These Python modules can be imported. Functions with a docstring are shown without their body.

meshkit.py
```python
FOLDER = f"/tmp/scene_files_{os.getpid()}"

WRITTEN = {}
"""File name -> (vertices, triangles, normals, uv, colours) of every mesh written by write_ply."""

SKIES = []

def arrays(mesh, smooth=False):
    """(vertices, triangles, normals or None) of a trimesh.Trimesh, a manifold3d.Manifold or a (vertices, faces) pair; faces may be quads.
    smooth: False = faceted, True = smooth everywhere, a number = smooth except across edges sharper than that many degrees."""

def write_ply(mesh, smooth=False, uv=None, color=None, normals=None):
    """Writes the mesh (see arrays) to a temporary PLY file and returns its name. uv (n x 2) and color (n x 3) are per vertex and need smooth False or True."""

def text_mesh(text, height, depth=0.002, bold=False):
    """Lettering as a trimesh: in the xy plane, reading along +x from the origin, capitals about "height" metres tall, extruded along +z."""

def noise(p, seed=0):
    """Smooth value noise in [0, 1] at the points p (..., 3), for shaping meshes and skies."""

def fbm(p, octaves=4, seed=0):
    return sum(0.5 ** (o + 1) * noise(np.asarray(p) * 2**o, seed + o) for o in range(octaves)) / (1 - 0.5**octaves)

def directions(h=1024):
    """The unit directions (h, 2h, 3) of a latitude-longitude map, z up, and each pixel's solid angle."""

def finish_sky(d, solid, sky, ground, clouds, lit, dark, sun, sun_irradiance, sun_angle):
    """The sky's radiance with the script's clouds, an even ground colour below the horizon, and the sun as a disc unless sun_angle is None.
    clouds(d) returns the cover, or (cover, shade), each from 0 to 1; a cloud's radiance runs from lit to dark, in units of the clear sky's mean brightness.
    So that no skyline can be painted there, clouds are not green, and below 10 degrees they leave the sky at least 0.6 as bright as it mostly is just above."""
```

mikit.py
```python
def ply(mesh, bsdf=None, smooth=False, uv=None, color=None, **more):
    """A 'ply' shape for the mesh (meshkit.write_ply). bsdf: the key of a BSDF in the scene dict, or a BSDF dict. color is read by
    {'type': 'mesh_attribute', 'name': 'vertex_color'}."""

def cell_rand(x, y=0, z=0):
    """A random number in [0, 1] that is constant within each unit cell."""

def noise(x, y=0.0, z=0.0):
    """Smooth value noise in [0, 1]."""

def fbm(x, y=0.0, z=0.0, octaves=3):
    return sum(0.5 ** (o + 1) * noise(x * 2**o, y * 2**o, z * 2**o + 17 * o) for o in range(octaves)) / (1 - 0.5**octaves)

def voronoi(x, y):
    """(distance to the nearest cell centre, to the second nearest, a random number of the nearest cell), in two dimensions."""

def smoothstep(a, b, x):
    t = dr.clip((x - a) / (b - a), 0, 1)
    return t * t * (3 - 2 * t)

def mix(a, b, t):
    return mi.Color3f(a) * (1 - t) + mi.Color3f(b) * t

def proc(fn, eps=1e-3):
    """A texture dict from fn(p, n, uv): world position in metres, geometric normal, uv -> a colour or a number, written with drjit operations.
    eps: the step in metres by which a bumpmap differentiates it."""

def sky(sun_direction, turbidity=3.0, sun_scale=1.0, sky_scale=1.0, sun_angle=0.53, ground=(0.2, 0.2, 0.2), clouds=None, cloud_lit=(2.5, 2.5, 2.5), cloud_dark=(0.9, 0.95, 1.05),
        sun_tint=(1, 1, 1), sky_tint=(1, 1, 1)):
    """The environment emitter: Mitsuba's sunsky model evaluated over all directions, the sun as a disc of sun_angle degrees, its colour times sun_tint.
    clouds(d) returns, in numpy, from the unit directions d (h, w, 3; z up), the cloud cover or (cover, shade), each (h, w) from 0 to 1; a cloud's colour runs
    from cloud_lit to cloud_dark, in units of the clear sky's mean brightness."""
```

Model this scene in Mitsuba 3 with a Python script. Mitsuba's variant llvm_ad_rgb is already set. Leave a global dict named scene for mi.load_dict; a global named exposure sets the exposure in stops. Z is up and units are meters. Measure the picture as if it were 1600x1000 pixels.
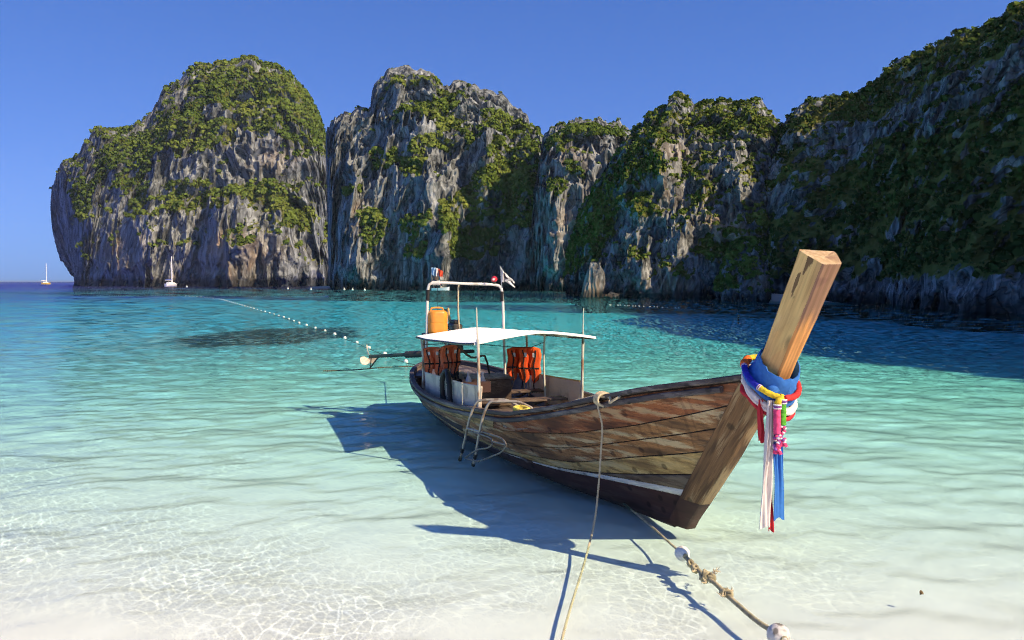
import math, random
import numpy as np, trimesh, manifold3d, drjit as dr
import mitsuba as mi, mikit, meshkit
from mikit import noise, fbm, voronoi, smoothstep, mix, cell_rand
from scipy.interpolate import PchipInterpolator
from shapely.geometry import Polygon
import shapely

T = mi.ScalarTransform4f
scene, labels = {}, {}
rng = np.random.default_rng(11)

# ------------------------------------------------------------------ camera, sky, sun, exposure
F, CAM_H = 1209.0, 2.1                         # focal length in photo pixels (1600 wide), eye height
PITCH = math.atan(60 / F)
CP, SP = math.cos(PITCH), math.sin(PITCH)
scene['camera'] = {'type': 'perspective', 'fov': math.degrees(2 * math.atan(800 / F)), 'fov_axis': 'x', 'near_clip': 0.05, 'far_clip': 9000.0,
                   'to_world': T().look_at(origin=[0, 0, CAM_H], target=[0, 100 * CP, CAM_H - 100 * SP], up=[0, 0, 1])}
SUN = (0.67, -0.46, 0.585)
scene['daylight'] = mikit.sky(SUN, turbidity=4.2, sky_scale=0.69, sun_scale=1.0, sky_tint=(0.40, 0.62, 1.22), sun_tint=(1.0, 0.985, 0.94))
exposure = 2.4

# ------------------------------------------------------------------ helpers
C0 = np.array([0, 0, CAM_H])


def ray(px, py):
    v = -(py - 500) / F
    return np.array([(px - 800) / F, CP + v * SP, -SP + v * CP])


def at(px, py, Y):
    """The world point that a survey of the photograph gives for a pixel at a northing Y."""
    r = ray(px, py)
    return C0 + r * (Y / r[1])


def on_water(px, py, z=0.0):
    r = ray(px, py)
    return C0 + (z - CAM_H) / r[2] * r


def numbered(name):
    if name not in scene and name not in labels and not any(k.startswith(name + '__') for k in scene):
        return name
    i = 1
    while True:
        k = f'{name}_{i:03d}'
        if k not in scene and k not in labels and not any(q.startswith(k + '__') for q in scene):
            return k
        i += 1


def add(name, mesh, mat, parent=None, smooth=30, **kw):
    key = numbered((parent + '__' + name) if parent else name)
    scene[key] = mikit.ply(mesh, mat, smooth=smooth, **kw)
    return key


def thing(name, label, cat, group=None):
    key = numbered(name)
    labels[key] = {'label': label, 'category': cat}
    if group:
        labels[key]['group'] = group
    return key


def tag(key, label, cat, group=None):
    labels[key] = {'label': label, 'category': cat}
    if group:
        labels[key]['group'] = group
    return key


def struct(key):
    labels[key] = {'kind': 'structure'}
    return key


def stuff(key, label=None, cat=None):
    labels[key] = {'kind': 'stuff'}
    if label:
        labels[key].update(label=label, category=cat)
    return key


def cat_meshes(ms):
    return trimesh.util.concatenate(ms)


def grid_faces(n, m):
    i, j = np.meshgrid(np.arange(n - 1), np.arange(m - 1), indexing='ij')
    a = (i * m + j).ravel()
    return np.vstack([np.stack([a, a + 1, a + m + 1], 1), np.stack([a, a + m + 1, a + m], 1)])


def material(name, bsdf, two=True):
    scene[name] = {'type': 'twosided', 'b': bsdf} if two else bsdf
    return name


def rgb(*c):
    return {'type': 'rgb', 'value': list(c)}


# ------------------------------------------------------------------ cliffs
def ridged(P, seed):
    return 1 - np.abs(2 * meshkit.noise(P, seed) - 1)


def rock_fn(S):
    k = 1.0 / S

    def fn(p, n, uv):
        x, y, z = p.x * k, p.y * k, p.z * k
        wx, wz = 0.05 * (noise(x * 16, y * 16, z * 16) - 0.5), 0.06 * (noise(x * 12 + 5, y * 12, z * 12) - 0.5)
        st = fbm((x + wx) * 38, y * 38, z * 6, 3)                # water-worn vertical streaks
        st2 = noise(x * 120, y * 120, z * 22)
        cr = dr.abs(2 * noise((x + wx) * 56, y * 56, (z + wz) * 9) - 1)      # joints and cracks
        cr2 = dr.abs(2 * noise((x + wx) * 23 + 9, y * 23, (z + wz) * 15) - 1)
        big = fbm(x * 7, y * 7, z * 6 + 9, 2)
        c = mix((0.282, 0.305, 0.312), (0.080, 0.090, 0.097), smoothstep(0.40, 0.66, st + 0.25 * (big - 0.5)) * 0.85)
        c = mix(c, (0.44, 0.46, 0.46), smoothstep(0.56, 0.80, 1 - st + 0.25 * (big - 0.5)) * 0.6)
        c = c * (0.55 + 0.55 * st2) * (0.48 + 0.52 * smoothstep(0.02, 0.20, cr)) * (0.55 + 0.45 * smoothstep(0.01, 0.12, cr2))
        warm = dr.clip(uv.y * (0.20 + 1.3 * smoothstep(0.42, 0.66, big)), 0, 1)
        c = mix(c, mix((0.47, 0.31, 0.19), (0.60, 0.48, 0.36), noise(x * 24, y * 24, z * 14)) * (0.42 + 0.62 * st2), warm * 0.85)
        low = 1 - smoothstep(0.012, 0.052, z + 0.020 * (st2 - 0.5) + 0.02 * (big - 0.5))
        c = c * (1 - 0.72 * low)                                  # tide stain, with the shade of the notch painted in
        g = mix((0.080, 0.092, 0.022), (0.150, 0.152, 0.044), noise(x * 60, y * 60, z * 60))
        return mix(c, g, smoothstep(0.35, 0.6, uv.x + 0.3 * (st2 - 0.5)))
    return fn


for nm, S in (('limestone_far', 110.0), ('limestone_mid', 70.0), ('limestone_near', 32.0)):
    material(nm, {'type': 'diffuse', 'reflectance': mikit.proc(rock_fn(S))})

LEAF = [(0.080, 0.122, 0.023), (0.122, 0.164, 0.032), (0.172, 0.204, 0.042), (0.042, 0.070, 0.018)]       # leaf colours from fresh to old
material('foliage', {'type': 'diffuse', 'reflectance': {'type': 'mesh_attribute', 'name': 'vertex_color'}})


def clump_proto(k, leaves):
    """A bush or crown seen from far: small leaf sprays over an uneven dome."""
    r = np.random.default_rng(500 + k)
    V, Fc = [], []
    for i in range(leaves):
        d = r.normal(size=3)
        d /= np.linalg.norm(d)
        d[2] = abs(d[2]) * 1.15 - 0.30
        rad = 0.62 + 0.42 * r.random()
        c = d * rad * np.array([1, 1, 0.85])
        nn = d + r.normal(size=3) * 0.33 + np.array([0, 0, 0.25])
        nn /= np.linalg.norm(nn)
        a = np.cross(nn, r.normal(size=3))
        a /= np.linalg.norm(a)
        b = np.cross(nn, a)
        s = 0.40 + 0.30 * r.random()
        q = [c + a * s, c + b * s * 0.8 + nn * 0.06, c - a * s * 0.9, c - b * s * 0.75 - nn * 0.05]
        n0 = len(V)
        V += q
        Fc += [[n0, n0 + 1, n0 + 2], [n0, n0 + 2, n0 + 3]]
    return np.array(V), np.array(Fc)


PROTOS = [clump_proto(k, 15 if k < 3 else 8) for k in range(8)]


def scatter(pos, rad, tone, seed, stretch=1.0):
    """All clumps as one mesh with per-vertex tone."""
    r = np.random.default_rng(seed)
    Vs, Fs, Cs, off = [], [], [], 0
    which = np.where(rad > np.quantile(rad, 0.80), r.integers(0, 3, len(pos)), r.integers(3, 8, len(pos)))
    for k, (V, Fc) in enumerate(PROTOS):
        idx = np.nonzero(which == k)[0]
        if not len(idx):
            continue
        th = r.random(len(idx)) * 2 * np.pi
        c, s = np.cos(th), np.sin(th)
        R = np.zeros((len(idx), 3, 3))
        R[:, 0, 0], R[:, 0, 1], R[:, 1, 0], R[:, 1, 1], R[:, 2, 2] = c, -s, s, c, stretch
        W = np.einsum('kij,nj->kni', R, V) * rad[idx][:, None, None] + pos[idx][:, None, :]
        Vs.append(W.reshape(-1, 3))
        Fs.append((Fc[None] + (np.arange(len(idx)) * len(V))[:, None, None]).reshape(-1, 3) + off)
        leafjit = 0.86 + 0.28 * r.random((len(idx), len(V) // 4)).repeat(4, axis=1)
        Cs.append((tone[idx][:, None, :] * leafjit[..., None]).reshape(-1, 3))
        off += len(idx) * len(V)
    return np.vstack(Vs), np.vstack(Fs), np.vstack(Cs)


def inside(poly, x, z):
    return shapely.contains_xy(Polygon(poly), x, z)


def massif(ctrl, nu, nv, S, mat, seed, lean=(0.25, 4.0), knobs=(), green=(), bare=(), warm=(), amp=1.0, back=1.2, veg_n=3000, veg_r=(0.010, 0.022),
           slope_green=0.55, veg_bias=0.0, bright=0.0, name='cliff', north=True):
    """A limestone tower: columns from a base line on the water up to a ridge line and down behind. ctrl rows: base x, base y, ridge x, y, z."""
    c = np.array(ctrl, float)
    s = np.r_[0, np.cumsum(np.linalg.norm(np.diff(c[:, :2], axis=0), axis=1) * 0.6 + np.linalg.norm(np.diff(c[:, 2:], axis=0), axis=1) * 0.6)]
    s /= s[-1]
    u = np.linspace(0, 1, nu)
    B, R = PchipInterpolator(s, c[:, :2])(u), PchipInterpolator(s, c[:, 2:])(u)
    jag = (meshkit.fbm(np.stack([u * 46, u * 0, u * 0 + 3], 1), 3, seed) - 0.5) * 0.06 * S * amp
    R[:, 2] += jag * np.clip(R[:, 2] / (0.4 * S), 0, 1)
    q = np.r_[np.linspace(0, 0.80, int(nv * 0.70), endpoint=False), np.linspace(0.80, 1.0, nv - int(nv * 0.70))]
    zb = -0.05 * S
    st = lean[0] * q + (1 - lean[0]) * q ** lean[1]
    P = np.zeros((nu, nv, 3))
    P[..., :2] = B[:, None] * (1 - st)[None, :, None] + R[:, None, :2] * st[None, :, None]
    P[..., 2] = zb + (R[:, None, 2] - zb) * q[None, :]
    out = B - R[:, :2]
    out /= np.linalg.norm(out, axis=1, keepdims=True) + 1e-9
    for _ in range(6):
        out[1:-1] = (out[:-2] + 2 * out[1:-1] + out[2:]) / 4
    k = 1.0 / S
    N = P * k
    v = lambda f, fz, o=0: np.stack([N[..., 0] * f + o, N[..., 1] * f, N[..., 2] * fz], -1)
    wp = (meshkit.fbm(v(6, 5, 40), 2, seed + 2) - 0.5)[..., None] * np.array([0.9, 0.9, 0.5])
    big = meshkit.fbm(v(3.2, 1.6), 2, seed) - 0.5
    mid = ridged(v(6.5, 2.6) + wp, seed + 3) - 0.5
    mid2 = ridged(v(13, 5.0) + 1.4 * wp, seed + 4) - 0.5
    led = meshkit.fbm(v(5.0, 13.0) + wp, 2, seed + 5) - 0.5
    fl = ridged(v(26, 6.0) + 1.2 * wp, seed + 7) ** 1.7 - 0.45
    fl2 = ridged(v(62, 15.0) + 1.6 * wp, seed + 9) ** 1.7 - 0.45
    fine = meshkit.fbm(v(110, 60), 2, seed + 11) - 0.5
    D = S * amp * (0.17 * big + 0.105 * mid + 0.062 * mid2 + 0.085 * led + 0.046 * fl + 0.024 * fl2 + 0.013 * fine)
    for (kx, kz, hw, pro, soft) in knobs:        # hand-placed buttresses (outwards) and clefts (inwards)
        w = np.clip(1 - np.abs(P[..., 0] - kx) / hw, 0, 1)
        w = w * w * (3 - 2 * w)
        t = np.clip((kz - P[..., 2] + S * 0.05 * (mid + fl)) / soft, 0, 1)
        D += pro * w * t * t * (3 - 2 * t)
    foot = np.clip((P[..., 2]) / (0.035 * S), -0.3, 1)            # wave-cut notch
    D -= S * 0.020 * (1 - foot)
    fade = np.clip((1 - q) / 0.12, 0.10, 1)[None, :]
    D = D * fade * np.clip(-out[:, 1] * 1.25, 0.22, 1)[:, None]      # the flanks keep their outline
    P[..., :2] += out[:, None, :] * D[..., None]
    P[..., 2] += S * 0.02 * amp * (fl + fl2) * np.clip(q * 1.5, 0, 1)[None] * np.clip((1 - q) / 0.05, 0.35, 1)[None]
    # back side
    nb = 9
    kb = np.linspace(0, 1, nb + 1)[1:]
    Rt = P[:, -1]
    dep = np.linalg.norm(B - R[:, :2], axis=1)[:, None] * back + 0.05 * S
    Bk = np.zeros((nu, nb, 3))
    aft = np.broadcast_to([0.0, -1.0], out.shape) if north else out
    Bk[..., :2] = Rt[:, None, :2] - aft[:, None, :] * (dep * kb[None])[..., None]
    Bk[..., 2] = zb + (Rt[:, None, 2] - zb) * (1 - kb[None] ** 2.2)
    A = np.concatenate([P, Bk], 1)
    m = nv + nb
    V = A.reshape(-1, 3)
    Fc = grid_faces(nu, m)
    tri = trimesh.Trimesh(V, Fc, process=False)
    # orientation: outward means towards the base side
    fn = tri.face_normals.reshape(2, nu - 1, m - 1, 3)[0]
    if (fn[:, nv // 2, :2] * out[:-1]).sum() < 0:
        Fc = Fc[:, ::-1]
        tri = trimesh.Trimesh(V, Fc, process=False)
    vn = tri.vertex_normals
    # where plants root: gentle slopes, the mapped green patches, not the bare ones
    jit = meshkit.fbm(V * k * 9, 3, seed + 21) - 0.5
    jx = (meshkit.noise(V * k * 14, seed + 31) - 0.5) * 0.07 * S
    jz = (meshkit.noise(V * k * 14, seed + 37) - 0.5) * 0.09 * S
    g = np.clip((vn[:, 2] - slope_green) * 2.4 + jit * 1.2 + 0.2 + veg_bias, 0, 1)
    pg = np.zeros(len(V))
    for poly in green:
        pg = np.maximum(pg, inside(poly, V[:, 0] + jx, V[:, 2] + jz) * 1.0)
    hf = meshkit.fbm(V * k * 34, 2, seed + 23) - 0.5
    g = np.maximum(g, pg * np.clip(0.80 + 2.2 * jit + 1.0 * (vn[:, 2] - 0.15) + 1.1 * hf, 0, 1))
    for poly in bare:
        g *= 1 - 0.9 * inside(poly, V[:, 0] + jx, V[:, 2] + jz)
    g *= np.clip((V[:, 2] - 0.05 * S) / (0.05 * S), 0, 1)
    wm = np.zeros(len(V))
    for (wx, wz, rx, rz, a) in warm:
        wm = np.maximum(wm, a * np.exp(-((V[:, 0] - wx) / rx) ** 2 - ((V[:, 2] - wz) / rz) ** 2))
    key = add(name, (V, Fc), mat, smooth=False, uv=np.stack([g, wm], 1))
    struct(key)
    # plants
    r = np.random.default_rng(seed + 77)
    a = tri.area_faces * np.clip(g[Fc].mean(1) - 0.30, 0, 1) ** 1.3
    colf = (np.arange(len(Fc)) % ((nu - 1) * (m - 1))) % (m - 1)
    a[colf >= nv + 2] *= 0.15
    f = r.choice(len(Fc), veg_n, p=a / a.sum())
    w = r.dirichlet((1, 1, 1), veg_n)
    pos = (V[Fc[f]] * w[..., None]).sum(1)
    size = S * (veg_r[0] + (veg_r[1] - veg_r[0]) * r.random(veg_n) ** 2.2)
    pos += tri.face_normals[f] * (size * 0.25)[:, None] + np.array([0, 0, 1.0]) * (size * 0.2)[:, None]
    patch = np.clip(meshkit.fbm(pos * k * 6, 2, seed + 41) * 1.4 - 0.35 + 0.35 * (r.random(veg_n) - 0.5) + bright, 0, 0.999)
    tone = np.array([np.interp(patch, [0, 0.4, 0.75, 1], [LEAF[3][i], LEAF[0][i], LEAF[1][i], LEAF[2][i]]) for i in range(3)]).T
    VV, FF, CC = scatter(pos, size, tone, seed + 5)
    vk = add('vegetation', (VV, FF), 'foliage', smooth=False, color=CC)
    return key, vk


def row(bpx, bY, rpx, rpy, rY):
    """One control column of a massif: where it meets the water (bearing of a pixel column, northing) and its ridge point."""
    r = at(rpx, rpy, rY)
    return [(bpx - 800) / F * bY / CP, bY, *r]


def polys(zx, zy, sc, Y, pts_list):
    """Polygons (x, z) at northing Y, measured on an enlarged crop whose corner is (zx, zy) and scale sc."""
    o = []
    for pts in pts_list:
        q = [at(zx + a / sc, zy + b / sc, Y) for a, b in pts]
        o.append([(p[0], p[2]) for p in q])
    return o


def knob(px, py, Y, hw_px, pro, soft_px):
    p = at(px, py, Y)
    return (p[0], p[2], hw_px / F * Y, pro, soft_px / F * Y)


def warmspot(px, py, Y, rx, rz, a):
    p = at(px, py, Y)
    return (p[0], p[2], rx / F * Y, rz / F * Y, a)


# 1: the great dome on the left
Y1 = 395
L4 = lambda l: polys(60, 80, 2.632, Y1, l)
k1, v1 = massif([
    row(150, 520, 122, 440, 520), row(122, 470, 92, 400, 490), row(113, 425, 79, 310, 455), row(135, 392, 95, 262, 440), row(175, 378, 128, 232, 432), row(205, 373, 150, 203, 430),
    row(235, 370, 205, 196, 428), row(260, 368, 232, 175, 428), row(285, 366, 262, 135, 428), row(310, 365, 305, 108, 428), row(345, 364, 345, 98, 428), row(385, 362, 400, 95, 428),
    row(420, 362, 435, 108, 426), row(450, 362, 462, 132, 424), row(478, 364, 484, 165, 420), row(500, 370, 497, 205, 415), row(514, 384, 503, 260, 415), row(520, 405, 511, 345, 420),
    row(522, 440, 516, 430, 440)], 460, 300, 110.0, 'limestone_far', 3, lean=(0.34, 3.2),
    knobs=[knob(398, 300, Y1, 62, 17, 26), knob(368, 318, Y1, 26, 9, 18), knob(468, 335, Y1, 34, 9, 30), knob(318, 420, Y1, 34, -17, 80), knob(232, 330, Y1, 60, 11, 40), knob(165, 420, Y1, 40, -9, 120),
           knob(430, 205, Y1, 70, 5, 30), knob(120, 300, Y1, 45, 5, 60)],
    green=L4([[(420, 300), (520, 160), (640, 70), (900, 30), (1080, 130), (1165, 260), (1165, 400), (1060, 420), (1040, 360), (920, 330), (850, 360), (780, 450), (640, 440), (540, 420), (450, 500),
               (390, 590), (320, 560), (290, 500), (220, 560), (220, 700), (130, 700), (70, 620), (60, 560), (130, 460), (240, 320), (340, 300)],
              [(600, 560), (640, 555), (740, 550), (830, 570), (920, 560), (1050, 560), (1130, 640), (1195, 720), (1190, 770), (1080, 745), (1060, 670), (980, 650), (880, 615), (800, 605), (720, 670), (660, 690), (610, 630)],
              [(410, 560), (530, 565), (520, 610), (420, 640)], [(600, 470), (680, 480), (640, 560), (610, 560)], [(180, 780), (240, 840), (220, 900), (190, 860)]]),
    bare=L4([[(700, 245), (850, 250), (845, 320), (720, 310)], [(520, 150), (640, 150), (620, 205), (500, 230)], [(860, 350), (1040, 370), (1060, 550), (900, 560), (820, 540), (810, 450)],
             [(420, 520), (640, 460), (780, 470), (720, 560), (560, 560)], [(120, 430), (200, 430), (180, 520), (120, 520)]]),
    warm=[warmspot(385, 425, Y1, 62, 46, 1.5), warmspot(225, 410, Y1, 50, 50, 0.45), warmspot(440, 240, Y1, 45, 30, 0.45), warmspot(120, 265, Y1, 14, 16, 0.5)],
    veg_n=18000, veg_r=(0.0034, 0.0150), bright=0.28)

# 2: the wall across the bay, with its castle-like peak
Y2 = 235
L5 = lambda Y, l: polys(500, 80, 2.564, Y, l)
k2, v2 = massif([
    row(520, 300, 515, 330, 300), row(514, 262, 509, 240, 288), row(520, 240, 512, 200, 278), row(535, 230, 530, 180, 270), row(562, 224, 556, 169, 266), row(588, 221, 577, 166, 264), row(606, 219, 581, 146, 263),
    row(628, 217, 596, 119, 262), row(655, 215, 640, 104, 262), row(684, 213, 676, 114, 261), row(704, 212, 694, 134, 260), row(720, 211, 712, 134, 260), row(742, 210, 745, 142, 259),
    row(767, 208, 772, 148, 258), row(792, 206, 800, 158, 256), row(814, 204, 820, 176, 252), row(836, 202, 838, 204, 246), row(860, 200, 862, 214, 240), row(890, 199, 900, 226, 235), row(930, 200, 950, 240, 232)],
    440, 260, 72.0, 'limestone_mid', 17, lean=(0.42, 3.0), slope_green=0.86,
    knobs=[knob(560, 290, Y2, 50, 7, 40), knob(548, 300, 285, 22, 7, 30), knob(645, 190, Y2, 50, 5, 25), knob(770, 300, 230, 55, -9, 70), knob(757, 215, 230, 22, 6, 20), knob(690, 260, Y2, 50, 7, 30), knob(620, 340, Y2, 30, -6, 60),
           knob(510, 330, 310, 22, -9, 90), knob(690, 360, 225, 34, 6, 30)],
    green=L5(Y2, [[(240, 90), (330, 55), (430, 70), (500, 140), (440, 105), (350, 85), (280, 120)], [(270, 230), (420, 170), (500, 140), (600, 145), (520, 230), (565, 260), (560, 340), (500, 365), (480, 285), (380, 255), (300, 275)],
              [(640, 240), (740, 225), (860, 285), (870, 330), (760, 350), (650, 345)], [(280, 420), (380, 370), (480, 360), (600, 390), (600, 430), (420, 435), (300, 465), (200, 470), (210, 400)],
              [(700, 370), (850, 380), (880, 480), (860, 600), (880, 690), (760, 745), (640, 845), (560, 825), (520, 700), (515, 640), (600, 555), (690, 490)], [(200, 640), (300, 655), (310, 720), (260, 800), (210, 720)],
              [(340, 690), (500, 690), (440, 850), (395, 840)], [(80, 570), (150, 515), (170, 540), (100, 600)], [(330, 450), (450, 440), (440, 520), (360, 500)], [(590, 310), (650, 320), (640, 420), (560, 400)]]),
    bare=L5(Y2, [[(240, 130), (420, 100), (480, 150), (400, 190), (280, 230), (210, 220)], [(260, 270), (470, 270), (470, 360), (280, 370)], [(530, 160), (640, 160), (620, 240), (540, 230)], [(440, 380), (580, 420), (600, 520), (470, 500)],
             [(620, 380), (700, 340), (700, 400), (640, 490)]]),
    warm=[warmspot(570, 330, Y2, 20, 30, 0.35), warmspot(850, 330, 200, 25, 40, 0.4)], veg_n=14500, veg_r=(0.0032, 0.0140), bright=0.30)

# 3: the flat-topped hill behind the middle
Y3 = 185
k3, v3 = massif([
    row(830, 205, 846, 300, 215), row(836, 192, 846, 240, 211), row(848, 184, 850, 212, 209), row(866, 181, 870, 197, 207), row(890, 180, 905, 188, 206), row(918, 179, 940, 189, 205), row(946, 178, 970, 193, 204),
    row(976, 177, 990, 200, 203), row(1010, 177, 1010, 215, 203), row(1060, 180, 1060, 230, 205)],
    260, 220, 42.0, 'limestone_mid', 29, lean=(0.30, 4.5), knobs=[knob(866, 300, Y3, 26, 2.5, 30), knob(935, 300, Y3, 22, 2.5, 60)],
    green=L5(Y3, [[(930, 300), (1000, 270), (1100, 260), (1190, 280), (1255, 300), (1100, 325), (1040, 345), (930, 385)], [(970, 440), (1030, 430), (1040, 510), (980, 520)], [(920, 520), (990, 510), (1000, 590), (930, 590)]]),
    warm=[warmspot(895, 310, Y3, 40, 60, 0.45)], veg_n=5200, veg_r=(0.0048, 0.016), slope_green=0.86, bright=0.15)

# 4: the fluted tower right of the middle
Y4 = 110
L6 = lambda Y, l: polys(880, 120, 2.222, Y, l)
k4, v4 = massif([
    row(892, 150, 905, 400, 152), row(890, 132, 917, 330, 142), row(902, 118, 942, 280, 136), row(925, 112, 968, 236, 132), row(952, 110, 992, 205, 130), row(978, 108.5, 1022, 178, 128.5), row(1005, 107, 1046, 160, 127.5),
    row(1030, 106, 1066, 151, 127), row(1058, 104.5, 1092, 162, 126), row(1085, 103, 1118, 160, 125), row(1112, 102, 1150, 164, 124), row(1138, 101, 1183, 158, 123), row(1165, 100, 1204, 172, 122),
    row(1190, 100, 1216, 188, 121), row(1218, 102, 1228, 215, 121), row(1250, 108, 1250, 260, 122)],
    420, 280, 31.0, 'limestone_near', 41, lean=(0.40, 3.4),
    knobs=[knob(1050, 200, Y4, 30, 2.2, 30), knob(1010, 300, Y4, 40, 2.0, 60), knob(1065, 330, Y4, 26, 1.4, 30), knob(1150, 230, Y4, 26, 1.2, 40), knob(1125, 400, Y4, 50, -3.2, 60), knob(1090, 420, Y4, 24, -1.2, 60), knob(1035, 405, 100, 20, 2.2, 20), knob(930, 430, 112, 30, -2, 60)],
    green=L6(Y4, [[(330, 120), (400, 65), (470, 80), (560, 75), (640, 75), (745, 125), (755, 185), (700, 210), (660, 165), (560, 175), (470, 125), (420, 130), (380, 220), (350, 220)],
              [(330, 130), (240, 250), (130, 380), (40, 500), (0, 700), (120, 650), (220, 450), (330, 330), (350, 220)], [(205, 410), (320, 420), (310, 470), (240, 500)],
              [(440, 560), (550, 550), (600, 520), (550, 440), (620, 490), (700, 540), (690, 610), (640, 570), (590, 650), (450, 640)], [(590, 320), (660, 305), (650, 360), (590, 370)], [(460, 380), (510, 400), (480, 450), (440, 450)],
              [(740, 160), (850, 150), (850, 220), (790, 290), (760, 400), (740, 480), (650, 480), (690, 380), (735, 260)], [(490, 230), (520, 200), (520, 300), (495, 290)], [(340, 680), (385, 650), (385, 740), (345, 740)], [(430, 250), (450, 240), (440, 330), (420, 330)]]),
    warm=[warmspot(1100, 350, Y4, 40, 40, 0.75), warmspot(1020, 445, Y4, 40, 16, 0.7), warmspot(1060, 280, Y4, 40, 60, 0.35)], veg_n=14000, veg_r=(0.0040, 0.0160), slope_green=0.6, bright=0.20)

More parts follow.
